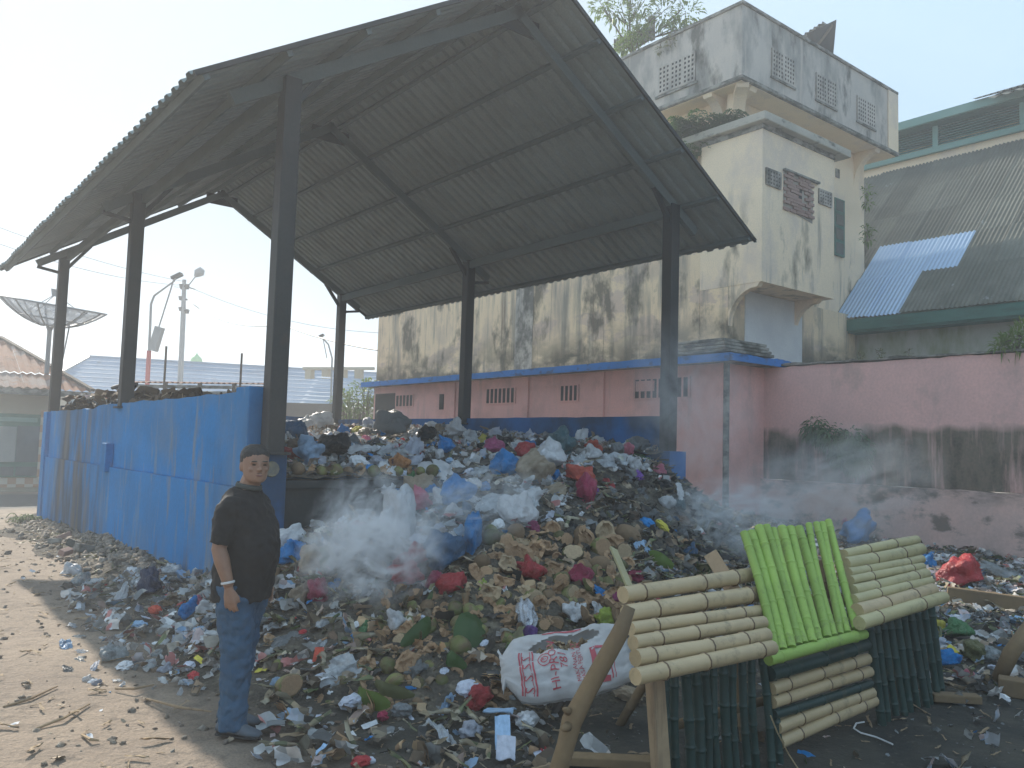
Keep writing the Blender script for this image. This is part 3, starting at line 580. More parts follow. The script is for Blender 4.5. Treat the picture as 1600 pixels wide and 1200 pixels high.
# rusty roof: lower and upper rows of sheets, right end cut by the hip
e0, e1 = hY(145, 612, 24.9), None; ez = e0.z; xr = e0.x
tops = hY(0, 530, 28.5); ksl = (tops.z - ez) / (28.5 - 24.9)
def roofrow(name, t0, t1, x_end, lift, mat):
    w = .8; k = 0; x = x_end - .02
    while x > -6:
        xa, xb = x - w, x; n = 16; vs_ = []
        for i in range(n + 1):
            xx = xa + (xb - xa) * i / n; lim = (xr - xx) / (xr - tops.x) * 3.6
            for t in (t0, min(t1, max(lim, t0 + .01))): vs_.append((xx, 24.9 + t, ez + ksl * t + lift + .025 * math.sin(i * math.pi / 2) + (k % 2) * .01))
        MB().add(vs_, [(2 * i, 2 * i + 2, 2 * i + 3, 2 * i + 1) for i in range(n)]).build(name, mat, hs_); x -= w; k += 1
roofrow('roof_sheet', 0, 1.0, xr, 0, M['rust']); roofrow('roof_sheet', .95, 5, xr, .04, M['rust'])
MB().beam((xr, 24.95, ez + .04), (tops.x, 28.5, tops.z + .06), .16, .08).build('hip_cap', M['bark'], hs_)
MB().beam((xr, 24.95, ez - .1), (-6, 24.95, ez - .1), .05, .16).build('eave_board', M['slab'], hs_)
MB().beam((xr, 24.95, ez - .1), (xr + .1, 29, ez - .1), .05, .16).build('eave_board', M['slab'], hs_)
# satellite dish
dd = hD(84, 500, 23); dz = thing('satellite_dish', 'big grey mesh satellite dish on a mast above the rusty-roofed house', 'satellite dish', (dd.x, dd.y, 0))
Rm = hD(158, 490, 23) - hD(10, 464, 23); rad = Rm.length / 2; cen = (hD(158, 490, 23) + hD(10, 464, 23)) / 2
rx = Rm.normalized(); rn = (Vector((0, 0, 1)) + ray(84, 480).normalized() * -.08); rn = (rn - rx * rn.dot(rx)).normalized(); ry = rn.cross(rx)
dep = .62
def dp(r, a): return cen + (rx * math.cos(a) + ry * math.sin(a)) * rad * r + rn * dep * (r * r - 1)
for k in range(14):
    a0, a1 = k * math.tau / 14, (k + 1) * math.tau / 14
    MB().tube([dp(r / 6, a0) for r in range(1, 7)], .022, 5).build('rib', M['galv'], dz)
    vs_ = [dp(r / 6, a0 + (a1 - a0) * j / 3) for r in range(7) for j in range(4)]
    MB().add(vs_, [(r * 4 + j, r * 4 + j + 1, r * 4 + j + 5, r * 4 + j + 4) for r in range(6) for j in range(3)]).build('mesh_panel', M['meshpanel'], dz)
for r in (1, .62, .3): MB().tube([dp(r, a * math.tau / 48) for a in range(49)], .028 if r == 1 else .014, 5, cap=False).build('ring', M['galv'], dz)
MB().tube([cen + rn * .25, cen + rn * .45], [.09, .14], 10).build('feed_horn', M['galv'], dz)
for k in range(3): MB().tube([dp(.75, k * 2.1 + .4), cen + rn * .32], .012, 5).build('feed_strut', M['galv'], dz)
bt = cen - rn * dep; MB().tube([(bt.x, bt.y, 0), bt - Vector((0, 0, .1)), bt], [.06, .06, .1], 8).build('mast', M['galv'], dz)
MB().tube([hD(109, 507, 23), hD(96, 570, 23), hD(92, 640, 23)], .02, 6).build('brace', M['galv'], dz)
# blue-roofed building
def hline(a, b, D): 
    A = hD(*a, D); h = proj(Vector((0, 0, 0))) ; d = ray(*b); t = (A.z - CAM.z) / d.z; return A, CAM + d * t
def quadroof(name, a, b, D, drop, run, mat, parent, n=1):
    A, B = hline(a, b, D); u = (B - A).normalized(); out = Vector((u.y, -u.x, 0)); 
    if out.dot(ray(*a)) > 0: out = -out
    A2 = A + out * run - Vector((0, 0, drop)); B2 = B + out * run - Vector((0, 0, drop)); return A, B, A2, B2, out, u
bb = thing('blue_roof_building', 'long low building with faded blue tiled hip roof, beyond the left wall', 'building', tuple(hD(350, 640, 46)[:2]) + (0,))
A, B, A2, B2, out, u = quadroof('', (140, 557), (600, 584), 46, 2.3, 4.2, None, None)
A2 = A2 - u * 2.2; B2 = B2
nr, nc = 9, 26
for c_ in range(nc):
    mb = MB()
    for r in range(nr):
        t0, t1 = r / nr, (r + 1) / nr; s0, s1 = c_ / nc, (c_ + 1) / nc
        P_ = lambda s, t, l: (A * (1 - s) + B * s) * (1 - t) + (A2 * (1 - s) + B2 * s) * t + Vector((0, 0, l))
        mb.add([P_(s0, t0, 0), P_(s1, t0, 0), P_(s1, t1 + .005, .02), P_(s0, t1 + .005, .02)], [(0, 1, 2, 3)])
    mb.build('roof_strip', M['farblue'], bb)
A3 = A - out * 4.2 - Vector((0, 0, 2.3)) - u * 2.2
MB().add([A, A2, A3], [(0, 1, 2)]).build('hip_end', M['farblue'], bb)
MB().beam(A, A2 + Vector((0, 0, .08)), .2, .1).build('hip_cap', M['galv'], bb); MB().beam(A, B, .25, .12).build('ridge_cap', M['farblue'], bb)
MB().prism([A2 + Vector((0, 0, -.05)) - out * .6 + u * .6, B2 + Vector((0, 0, -.05)) - out * .6, Vector((B2.x, B2.y, 0)) - out * .6, Vector((A2.x, A2.y, 0)) - out * .6 + u * .6], -out * .2).build('wall', M['housewall'], bb)
# second roof with blocky parapet (right)
b2 = thing('tiled_house', 'pale blue-grey tiled roof between the post and the yellow building', 'building', tuple(hD(530, 640, 36)[:2]) + (0,))
A, B, A2, B2, out, u = quadroof('', (496, 588), (640, 596), 36, 1.4, 2.6, None, None); A2 -= u * 1.0
for r in range(8):
    t0, t1 = r / 8, (r + 1) / 8
    MB().add([A.lerp(A2, t0), B.lerp(B2, t0), B.lerp(B2, t1) + Vector((0, 0, .09)), A.lerp(A2, t1) + Vector((0, 0, .09))], [(0, 1, 2, 3)]).build('tile_course', wmat('pale_tiles', (.34, .40, .46), (.26, .32, .40), scale=.8) if r == 0 else bpy.data.materials['pale_tiles'], b2)
MB().beam(hD(474, 576, 37), hD(585, 576, 37), .3, .12).build('parapet_rail', M['housewall'], b2)
for px in (484, 510, 536, 561): MB().beam(hD(px, 577, 37), hD(px, 592, 37), .3, .3).build('parapet_block', M['housewall'], b2)
# boundary wall behind the bay's far end
rw = thing('back_yard_wall', 'beige plastered yard wall seen over the far blue wall', 'wall', tuple(hD(480, 640, 24)[:2]) + (0,))
a, b = hD(300, 628, 24), hD(528, 628, 24); a.z = b.z = (a.z + b.z) / 2
MB().prism([a, b, Vector((b.x, b.y, 0)), Vector((a.x, a.y, 0))], Vector((.15, .15, 0))).build('wall_panel', wmat('beige_wall', (.42, .34, .27), (.34, .27, .22)), rw)
# tin shack
tk = thing('tin_shack', 'low shack with rusty tin edge roof just beyond the left wall', 'shed', tuple(hD(320, 620, 21)[:2]) + (0,))
a, b = hD(205, 597, 21), hD(420, 600, 21)
for i in range(8):
    p, q = a.lerp(b, i / 8), a.lerp(b, (i + 1) / 8 - .004); mb = MB(); vs_ = []
    for j in range(13):
        w = p.lerp(q, j / 12); vs_ += [w + Vector((0, 0, .022 * math.sin(j * math.pi / 2) + rnd.uniform(0, .004))), w + Vector((.9, 1.4, .12 + .02 * math.sin(j * math.pi / 2)))]
    mb.add(vs_, [(2 * j, 2 * j + 2, 2 * j + 3, 2 * j + 1) for j in range(12)]).build('roof_sheet', M['rust'], tk)
MB().beam(a - Vector((0, 0, .1)), b - Vector((0, 0, .1)), .06, .08).build('beam', M['slab'], tk); MB().beam(a - Vector((0, 0, .26)), b - Vector((0, 0, .24)), .06, .08).build('beam', M['slab'], tk)
for i in range(5): p = a.lerp(b, i / 4); MB().beam(p, (p.x, p.y, 0), .09, .09).build('post', M['bark'], tk)
for i, (x, y0, y1) in enumerate(((260, 541, 610), (378, 552, 606))):
    p = hD(x, y0, 20.5); tag(MB().tube([(p.x, p.y, 0), p], .028, 6).build('rod', M['bark']), ['thin upright rod nearer the second post, above the blue wall', 'thin upright rod nearer the big front post, above the blue wall'][i], 'rod')
# lamps and poles
def dfix(px, py, D): return hD(px, py, D)
lp = dfix(231, 600, 33); L = thing('street_lamp', 'slender solar street lamp with red-painted foot and hanging panel', 'street lamp', (lp.x, lp.y, 0))
top = dfix(238, 466, 33); MB().tube([(lp.x, lp.y, 0), dfix(233, 548, 33)], .09, 8).build('pole_base', M['redpaint'], L)
MB().tube([dfix(233, 548, 33), dfix(236, 475, 33), dfix(241, 462, 33), dfix(271, 440, 33)], [.055, .05, .045, .035], 8).build('pole', M['galv'], L)
a, b = dfix(269, 435, 33), dfix(284, 428, 33); MB().beam(a, b, .28, .12).build('lamp_head', M['steel'], L); MB().tube([dfix(271, 440, 33), dfix(274, 434, 33)], .05, 6).build('lamp_joint', M['galv'], L)
MB().tube([dfix(270, 442, 33), dfix(248, 512, 33)], .03, 6).build('stay', M['galv'], L)
MB().beam(dfix(250, 511, 33), dfix(239, 548, 33), .2, .35).build('panel', M['galv'], L)
up = dfix(283, 605, 42); U = thing('utility_pole', 'utility pole with insulators and a round lamp on an arm', 'utility pole', (up.x, up.y, 0))
MB().tube([(up.x, up.y, 0), dfix(286, 500, 42), dfix(288, 437, 42)], [.16, .13, .10], 8).build('pole', M['galv'], U)
MB().tube([dfix(290, 452, 42), dfix(307, 430, 42)], .035, 6).build('lamp_arm', M['galv'], U)
MB().tube([dfix(305, 432, 42), dfix(309, 427, 42), dfix(315, 424, 42), dfix(319, 424, 42)], [.08, .22, .24, .08], 10).build('lamp_head', M['galv'], U)
for y, w in ((445, 7), (450, 6), (468, 5), (484, 6)): MB().beam(dfix(288 - w, y + 1, 42), dfix(288 + w, y, 42), .09, .07).build('crossarm', M['steel'], U); 
for x, y in ((283, 466), (283, 483), (292, 487), (284, 447), (292, 449)): MB().tube([dfix(x, y - 3, 42), dfix(x, y + 3, 42)], [.14, .10], 8).build('insulator', M['steel'], U)
MB().tube([dfix(290, 448, 42), dfix(305, 452, 42)], .03, 6).build('arm', M['galv'], U)
def wire(pts, r, label):
    tag(MB().tube(pts, r, 4).build('cable', M['steel']), label, 'cable')
def sag(a, b, s, n=14): return [a.lerp(b, i / n) - Vector((0, 0, s * 4 * (i / n) * (1 - i / n))) for i in range(n + 1)]
wire(sag(dfix(293, 468, 42), dfix(440, 507, 30), .5) + sag(dfix(440, 507, 30), dfix(590, 547, 24), .1)[1:], .022, 'thick cable sagging from the utility pole to the yellow building')
wire(sag(dfix(272, 448, 42), dfix(288, 448, 42), .02), .012, 'short wire between the solar lamp and the utility pole')
wire(sag(dfix(-10, 352, 30), dfix(288, 440, 42), .2), .010, 'thin wire running to the top of the utility pole')
wire(sag(dfix(-10, 378, 30), dfix(288, 446, 42), .3), .010, 'second thin wire, just under the highest wire')
wire(sag(dfix(288, 445, 42), dfix(592, 520, 40), .5), .010, 'faint thin wire running right from the utility pole')
s2 = dfix(520, 600, 34); L2 = thing('street_lamp', 'distant forked street lamp behind the far blue wall', 'street lamp', (s2.x, s2.y, 0))
MB().tube([(s2.x, s2.y, 0), dfix(519, 560, 34), dfix(513, 538, 34), dfix(502, 526, 34)], [.05, .04, .035, .03], 6).build('pole', M['galv'], L2)
MB().beam(dfix(499, 526, 34), dfix(506, 523, 34), .2, .08).build('lamp_head', M['steel'], L2)
MB().tube([dfix(505, 530, 34), dfix(511, 560, 34)], .02, 5).build('stay', M['galv'], L2)
# mosque dome
dm = hD(307, 566, 62); D_ = thing('dome', 'small bright green onion dome with finial over the blue roof', 'dome', (dm.x, dm.y, 0))
c = hD(307, 563, 62); r_ = 9.0 * 62 / FPX
prof = [(-.8, .55), (-.6, .85), (-.25, 1.0), (.15, .96), (.5, .72), (.8, .38), (1.05, .14), (1.3, .05), (1.9, .01)]
MB().tube([c + Vector((0, 0, z * r_)) for z, r in prof], [max(.02, r * r_) for z, r in prof], 20).build('onion', M['domegreen'], D_, smooth=True)
MB().box(c.x - .65, c.x + .65, c.y - .65, c.y + .65, c.z - r_ * 1.1 - 1.5, c.z - r_ * .78).build('drum', M['white'], D_)
MB().box(c.x - .45, c.x + .45, c.y - .45, c.y + .45, 0, c.z - r_ - 1.4).build('base', M['housewall'], D_)
# ------------------------------------------------------------------ vegetation
def leaf(mb, p, d, L, w, fold=.25, mi=0, droop=.3):
    d = d.normalized(); s = d.cross(Vector((rnd.uniform(-.4, .4), rnd.uniform(-.4, .4), 1)));
    if s.length < .01: s = Vector((1, 0, 0))
    s.normalize(); n = s.cross(d)
    a, b, c_ = p, p + d * L * .5 + n * 0, p + d * L - Vector((0, 0, droop * L))
    mb.add([a, b + s * w / 2 + n * w * fold, c_, b - s * w / 2 + n * w * fold, b], [(0, 1, 4), (1, 2, 4), (2, 3, 4), (3, 0, 4)], mi)
def shrub(name, label, base, blobs, L, w, n, mat, trunk=.03, limbs=True, cat='plant', hang=False):
    t = thing(name, label, cat, base); B_ = Vector(base); tr = MB(); tr2 = MB()
    for (c_, r) in blobs:
        c_ = Vector(c_); mid = B_.lerp(c_, .5) + Vector((rnd.uniform(-.1, .1), rnd.uniform(-.1, .1), .1))
        tr.tube([B_, mid, c_], [trunk, trunk * .6, trunk * .25], 5)
        for _ in range(5):
            e = c_ + Vector((rnd.gauss(0, 1), rnd.gauss(0, 1), rnd.gauss(0, 1))).normalized() * r * .9; tr2.tube([mid, c_.lerp(e, .4), e], [trunk * .4, trunk * .25, trunk * .12], 4)
    tr.build('trunk', M['bark'], t); tr2.build('branches', M['bark'], t)
    mb = MB()
    for (c_, r) in blobs:
        c_ = Vector(c_)
        for _ in range(int(n)):
            d = Vector((rnd.gauss(0, 1), rnd.gauss(0, 1), rnd.gauss(0, 1))).normalized(); p = c_ + d * r * rnd.uniform(.35, 1.05)
            leaf(mb, p, d + Vector((rnd.uniform(-.5, .5), rnd.uniform(-.5, .5), -.9 if hang else rnd.uniform(-.4, .6))), L * rnd.uniform(.6, 1.2), w * rnd.uniform(.7, 1.2))
    mb.build('crown', mat, t, fix=False); return t
def bl(px, py, r, X=None, D=None): return ((hX(px, py, X) if X else hD(px, py, D)), r)
shrub('small_tree', 'thin leafy sapling growing on the tower top left corner', tuple(hX(985, 80, 14)), [bl(965, 15, .42, 13.8), bl(1000, 5, .45, 14), bl(1035, 20, .4, 14), bl(1072, 20, .38, 14.2), bl(940, 8, .35, 13.9), bl(1000, 35, .3, 14), bl(1060, 45, .22, 14), bl(985, -25, .4, 14)], .17, .055, 130, M['leaf2'])
shrub('bush', 'dense light green bush at the foot of the sapling on the tower top', tuple(hX(990, 90, 13.8)), [bl(985, 60, .28, 13.7), bl(975, 72, .22, 13.7), bl(1000, 50, .22, 13.7)], .12, .04, 200, M['leaf2'], .02)
shrub('plant', 'small weed sprouting from the tower wall above the pierced grille', tuple(hX(1048, 62, 13.4)), [bl(1048, 66, .12, 13.3), bl(1030, 78, .07, 13.33)], .09, .03, 40, M['leaf3'], .008)
shrub('boundary_bush', 'green feathery bush hanging over the mossy band of the pink boundary wall', tuple(hX(1290, 700, 13.15)), [bl(1275, 672, .22, 12.95), bl(1300, 685, .26, 12.9), bl(1330, 690, .24, 12.9), bl(1345, 700, .18, 12.9), bl(1320, 712, .22, 12.9), bl(1340, 722, .18, 12.9)], .11, .04, 330, M['leaf'], .02, hang=True)
shrub('plant', 'bright green fern on top of the boundary wall at the right edge', tuple(hX(1590, 545, 13.3)), [bl(1585, 535, .16, 13.3), bl(1600, 525, .2, 13.3), bl(1566, 540, .1, 13.3)], .2, .035, 110, M['leaf2'], .01)
shrub('vine', 'light green creeper at the tower edge, upper patch beside the grey roof', tuple(hY(1352, 330, 10.2)), [bl(1355, 300, .13, None, 19.5), bl(1356, 318, .1, None, 19.5)], .12, .045, 40, M['leaf2'], .01)
shrub('vine', 'light green creeper at the tower edge, lower patch beside the new blue sheets', tuple(hY(1352, 400, 10.2)), [bl(1356, 360, .12, None, 18.5), bl(1357, 372, .12, None, 18.5)], .12, .045, 40, M['leaf2'], .01)
shrub('tree', 'small sunlit tree behind the far corner post of the shed', tuple(hD(560, 660, 27)[:2]) + (0,), [bl(560, 625, .6, None, 27), bl(545, 640, .5, None, 27), bl(575, 612, .45, None, 27), bl(535, 625, .35, None, 27), bl(570, 645, .4, None, 27)], .22, .08, 150, M['leaf2'], .05, cat='tree')
# ferns on the bay slab
def fern(label, base, n, L, mat=None):
    t = thing('fern', label, 'plant', tuple(base)); mb = MB(); st_ = MB()
    for k in range(n):
        a = rnd.uniform(0, math.tau); d = Vector((math.cos(a), math.sin(a), 0)); pts = []
        l = L * rnd.uniform(.6, 1.1); b_ = Vector(base) + Vector((rnd.uniform(-.2, .2), rnd.uniform(-.35, .35), 0))
        for i in range(9): u = i / 8; pts.append(b_ + d * l * u * .8 + Vector((0, 0, l * (2.0 * u - 1.75 * u * u))))
        st_.tube(pts, .006, 4)
        for i in range(1, 9):
            for s_ in (1, -1): leaf(mb, pts[i], d.cross(Vector((0, 0, 1))) * s_ + d * .4, L * .34 * (1.15 - i / 9), L * .10, .1)
    st_.build('stems', M['leaf'], t); mb.build('fronds', mat or M['leaf'], t, fix=False)
fern('dark green ferns on the ledge under the tower box, nearest the shed roof', (13.45, 10.9, 8.12), 60, .75)
fern('dark green ferns along the bay ledge below the corner bracket', (13.5, 10.0, 8.16), 40, .42)
fern('fern hanging off the left end of the bay ledge', (13.3, 11.1, 7.7), 30, .5)
fern('tuft of green weeds on the dirt by the far end of the blue wall', (2.6, 17.0, 0), 20, .25, M['leaf2'])
# jagged weeds along boundary wall top
for i, (x, y) in enumerate(((1345, 560), (1375, 556), (1420, 556))):
    shrub('weed', ['tiny dry weed tuft on the boundary wall top, leftmost', 'pale tuft on the boundary wall top, middle', 'dark tuft on the boundary wall top, rightmost'][i], tuple(hX(x, y, 13.3)), [bl(x, y - 4, .07, 13.3)], .05, .02, 40, M['leaf3'], .005)
# ------------------------------------------------------------------ bamboo hut front
def bamboo(name, col, var=.2, rough=.45, spots=True):
    m_, n, p = newmat(name); v = coord(n, 'obj', (1, 1, 1)); oi = nd(n, 'ShaderNodeObjectInfo')
    c = mixc(n, ramp(n, noisef(n, v, 3, 4), .3, .7), col, tuple(x * .72 for x in col))
    c = mixc(n, ramp(n, oi.outputs['Random'], 0, 1, 0, var), c, tuple(x * .45 for x in col))
    if spots: c = mixc(n, ramp(n, noisef(n, v, 9, 7, .75), .56, .72, 0, .6), c, (.10, .085, .05))
    c = mixc(n, ramp(n, noisef(n, coord(n, 'obj', (2, 30, 30)), 1, 3), .5, .8, 0, .35), c, tuple(x * .5 for x in col))
    n.links.new(c, p.inputs['Base Color']); p.inputs['Roughness'].default_value = rough; bump(n, p, noisef(n, v, 30, 4), .25, .003); return m_
M['bam'] = bamboo('dry_bamboo', (.56, .42, .235)); M['bamg'] = bamboo('lime_painted_bamboo', (.36, .52, .10), .4, .65); M['bamd'] = bamboo('dark_green_painted_bamboo', (.018, .055, .045), .5, .5)
M['bamo'] = bamboo('olive_bamboo', (.50, .43, .22)); M['wood'] = wmat('bare_wood', (.38, .27, .16), (.3, .2, .12), gs=30, stains=[((.1, .07, .05), (12, 12, 1), .55, .65, None, .5)])
M['branch'] = wmat('peeled_branch', (.25, .17, .09), (.17, .12, .07), gs=30)
M['node'] = bamboo('bamboo_node_ring', (.16, .10, .05), .2)
bh = thing('bamboo_screen', 'hut-like bamboo screen with two straw-coloured eaves and a lime green middle', 'bamboo screen', (4.3, 2.65, 0))
def culm(a, b, r, mat, nodes=3, name='bamboo_culm', parent=None, bend=.006):
    a = Vector(a); b = Vector(b); L = (b - a).length; ts = [0]; rs = [r * .96]; d = (b - a).normalized(); s_ = d.cross(Vector((0, 0, 1)))
    if s_.length < .1: s_ = Vector((1, 0, 0))
    nt_ = sorted((k + rnd.uniform(.3, .7)) / nodes for k in range(nodes))
    for t in nt_:
        for e, q in ((-.03, .97), (-.012, 1.02), (-.003, 1.12), (.003, 1.12), (.012, 1.0), (.03, .96)): ts.append(t + e * .35 / L * 1.4); rs.append(r * q)
    ts.append(1); rs.append(r * .94); ts = [.03 * r / L * 30, 0, 0] + ts[1:] + [1, 1 - .03 * r / L * 30]; rs = [r * .6, r * .74, rs[0]] + rs[1:] + [r * .72, r * .6]; k1, k2 = rnd.uniform(-bend, bend), rnd.uniform(-bend, bend)
    pts = [a + (b - a) * t + s_ * k1 * math.sin(t * 3.1) * 2 + Vector((0, 0, k2 * math.sin(t * 3.1))) for t in ts]
    org = a.lerp(b, .5); po = worg(parent); mb = MB().tube(pts, rs, 10); 
    # dark open end: a shallow cup
    if mat.name.startswith(('dry', 'olive')):
        mb.mi = [1 if (q < (len(ts) - 1) * 10 and 2 < q // 10 < len(ts) - 3 and abs(ts[q // 10 + 1] - ts[q // 10]) < .012 * .35 / L * 1.4) else 0 for q in range(len(mb.f))]
        return link(name, mb.mesh(name, [mat, M['node']], True, org, ang=40), parent, org - po)
    return link(name, mb.mesh(name, mat, True, org, ang=40), parent, org - po)
def zc(x, y): return (940 + x / 2.857, 800 + y / 2.857)
def hcul(L, Rr, Y, th, mat, nodes=3, ext=0):
    a = hY(*zc(*L), Y); b = hY(*zc(*Rr), Y); D = (a - CAM).dot(AF); return culm(a, b, TH * th / 2.857 / FPX * D / 2, mat, nodes, parent=bh)
TH = 1.32
lft = [((95, 370), (695, 275), 60), ((112, 455), (705, 365), 66), ((128, 522), (715, 440), 50), ((140, 585), (722, 492), 54), ((150, 652), (735, 548), 62), ((150, 735), (762, 605), 62)]
for i, (a, b, t) in enumerate(lft): hcul(a, b, 2.86 - i * .082, t, M['bam'], 3)
rgt = [((1080, 190), (1405, 125), 38), ((1085, 232), (1425, 165), 48), ((1100, 272), (1428, 210), 36), ((1110, 306), (1432, 245), 34), ((1120, 352), (1447, 275), 44), ((1125, 392), (1467, 310), 38), ((1140, 442), (1477, 347), 54), ((1150, 497), (1527, 380), 50)]
for i, (a, b, t) in enumerate(rgt): hcul(a, b, 2.86 - i * .055, t, M['bamo'] if i != 6 else M['bam'], 2)
tops = [(636, 92), (668, 90), (702, 66), (735, 62), (765, 76), (805, 70), (842, 70), (880, 70), (925, 55), (958, 50), (985, 50), (1012, 40)]
bots = [(775, 622), (806, 616), (846, 604), (878, 592), (905, 585), (940, 582), (968, 576), (1008, 562), (1040, 552), (1066, 546), (1098, 538), (1134, 520)]
for i, (a, b) in enumerate(zip(tops, bots)):
    p, q = hY(*zc(*a), 2.93 + (i % 2) * .015), hY(*zc(*b), 2.53 - (i % 3) * .012); culm(p, q, rnd.uniform(.022, .031), M['bamg'], 4, parent=bh, bend=.012)
hcul((745, 660), (1172, 545), 2.5, 42, M['bamg'], 3)
for (a, b, t, m_) in (((752, 722), (1180, 592), 50, 'bamd'), ((755, 790), (1186, 655), 46, 'bam'), ((760, 850), (1196, 712), 44, 'bam'), ((768, 905), (1200, 765), 34, 'bamd'), ((780, 962), (1206, 805), 46, 'bam'), ((792, 1028), (1216, 842), 46, 'bam')):
    hcul(a, b, 2.60, t, M[m_], 3)
yb_ = 2.63
for i in range(12):
    t = i / 11; px, py = zc(285 + 470 * t, 735 - 75 * t); p = hY(px, py, yb_); q = hZ(px + 8 + 6 * t, 1222 - 20 * t, 0); q = Vector((p.x + .02 + .01 * t, yb_ - .03 + rnd.uniform(-.02, .02), -.02))
    culm(p + Vector((0, 0, .05)), q, rnd.uniform(.021, .027), M['bamd'], 4, parent=bh, bend=.012)
for i in range(10):
    t = i / 9; px, py = zc(1192 + 275 * t, 515 - 85 * t); p = hY(px, py, yb_); q = Vector((p.x + .06 + .05 * t, yb_ - .04 + rnd.uniform(-.03, .02), -.01 + .02 * (i % 3)))
    culm(p + Vector((0, 0, .04)), q, rnd.uniform(.022, .028), M['bamd'], 4, parent=bh, bend=.012)
# frame behind
for (a, b, r) in (((3.2, 2.70, .30), (5.9, 2.70, .25), .025), ((3.3, 2.80, .72), (5.6, 2.80, .72), .025), ((3.45, 2.72, .55), (5.8, 2.72, .55), .02)): culm(a, b, r, M['branch'], 4, 'rail', bh)
for x in (3.35, 4.05, 5.05, 5.85): culm((x, 2.98, .95), (x + .02, 2.86, -.05), .03, M['branch'], 3, 'post', bh)
for x in (3.6, 5.3): culm((x, 2.88, .8), (x + .1, 3.5, -.02), .028, M['branch'], 3, 'stay', bh)
a = hY(1023, 1062, 2.58); MB().beam(a, (a.x + .05, 2.55, -.05), .085, .05, up=(0, 1, 0)).build('pale_post', M['wood'], bh, bevel=.006)
P = [hD(984, 948, 3.62), hD(968, 990, 3.6), hD(940, 1040, 3.6), hD(915, 1085, 3.58), hD(893, 1128, 3.57), hD(884, 1165, 3.55), hD(872, 1205, 3.54), hD(862, 1262, 3.6)]
MB().tube(P, [.026, .038, .040, .040, .046, .040, .042, .045], 12).tube([hD(889, 1112, 3.56), hD(881, 1108, 3.5)], [.02, .008], 8).tube([hD(887, 1135, 3.53), hD(879, 1139, 3.48)], [.022, .01], 8).build('prop_branch', M['branch'], bh, smooth=True)
tag(MB().beam(hD(1110, 865, 4.9), hD(1147, 925, 4.6), .085, .02, up=ray(1120, 880)).build('plank', M['wood'], bevel=.004), 'short tan plank sticking up behind the left bamboo eave', 'plank')
tag(MB().beam(hD(958, 857, 6.6), hD(984, 918, 6.1), .07, .02, up=(.5, .6, .6)).build('plank', M['bamo'], bevel=.004), 'narrow pale plank leaning on the heap left of the bamboo screen', 'plank')
a, b = hZ(885, 1185, .05), hZ(1030, 1192, .05); tag(MB().beam(a, b, .09, .045).build('plank', M['branch'], bevel=.006), 'weathered plank lying on the black ground behind the prop branch', 'plank')
a, b = hZ(1455, 1088, .05), hZ(1530, 1092, .05); tag(MB().beam(a, b, .1, .05).build('plank', M['branch'], bevel=.006), 'weathered plank end poking out right of the dark bamboo poles', 'plank')
a, b = hit(1480, 945), hit(1640, 962); tag(MB().beam(a + Vector((0, 0, .12)), b + Vector((0, 0, .08)), .1, .16).build('plank', M['branch'], bevel=.01), 'broad mossy board lying in the rubbish at the right edge', 'plank')
tag(MB().tube([hZ(1560, 1062, .03), hZ(1580, 1020, .25) , hZ(1612, 975, .45)], [.05, .055, .05], 10).build('log', M['branch'], smooth=True), 'slanting log at the right edge beside the rubbish', 'log')
tag(MB().beam(hZ(1560, 1070, .05), hZ(1625, 1080, .05), .14, .12).build('plank', M['branch'], bevel=.008), 'thick greenish beam at the foot of the slanting log', 'plank')
MB().tube([hY(1204, 1118, 2.53), hY(1215, 1145, 2.52), hZ(1232, 1178, .02), hZ(1256, 1215, .01)], .004, 5).build('split_strip', M['bam'], bh)
tag(MB().tube([hZ(1395, 1163, .01), hZ(1370, 1152, .012), hZ(1345, 1145, .015), hZ(1334, 1138, .02), hZ(1338, 1130, .03), hZ(1350, 1128, .02)], .005, 6).build('wire', M['white']), 'thin pale hooked wire on the dark ground by the bamboo screen', 'wire')
tag(MB().tube([hY(982, 972, 2.84), hY(972, 978, 2.8), hY(962, 980, 2.76)], [.006, .005, .002], 5).build('bamboo_splinter', M['bam']), 'pale bamboo splinter sticking out at the left bamboo eave', 'splinter')
# ------------------------------------------------------------------ the man
mb0 = hZ(366, 1141, 0); FC = (Vector((AR.x, AR.y, 0)).normalized() * .985 + Vector((-AF.x, -AF.y, 0)).normalized() * .20).normalized()
man = thing('person', 'man in black polo shirt and blue jeans standing beside the blue wall', 'person', tuple(mb0)); man.scale = (.955,) * 3
LX = FC; LY = Vector((-FC.y, FC.x, 0)); LZ = Vector((0, 0, 1))
def w_(p): return mb0 + LX * p[0] + LY * p[1] + LZ * p[2]
def ring(cx, cy, z, rx, ry, n=20, tx=0, sq=1.0):
    out = []
    for j in range(n):
        a = math.tau * j / n; c, s_ = math.cos(a), math.sin(a); c = math.copysign(abs(c) ** sq, c); s_ = math.copysign(abs(s_) ** sq, s_)
        out.append(w_((cx + rx * c, cy + ry * s_, z + tx * c)))
    return out
def lring(lst, n=20, sq=1.0): return [ring(*(l + (0,) * 0)[:5], n=n, sq=sq) for l in lst]
def limb(mb, pts, rad, n=12, ell=None): mb.tube([w_(p) for p in pts], rad, n, ell=ell)
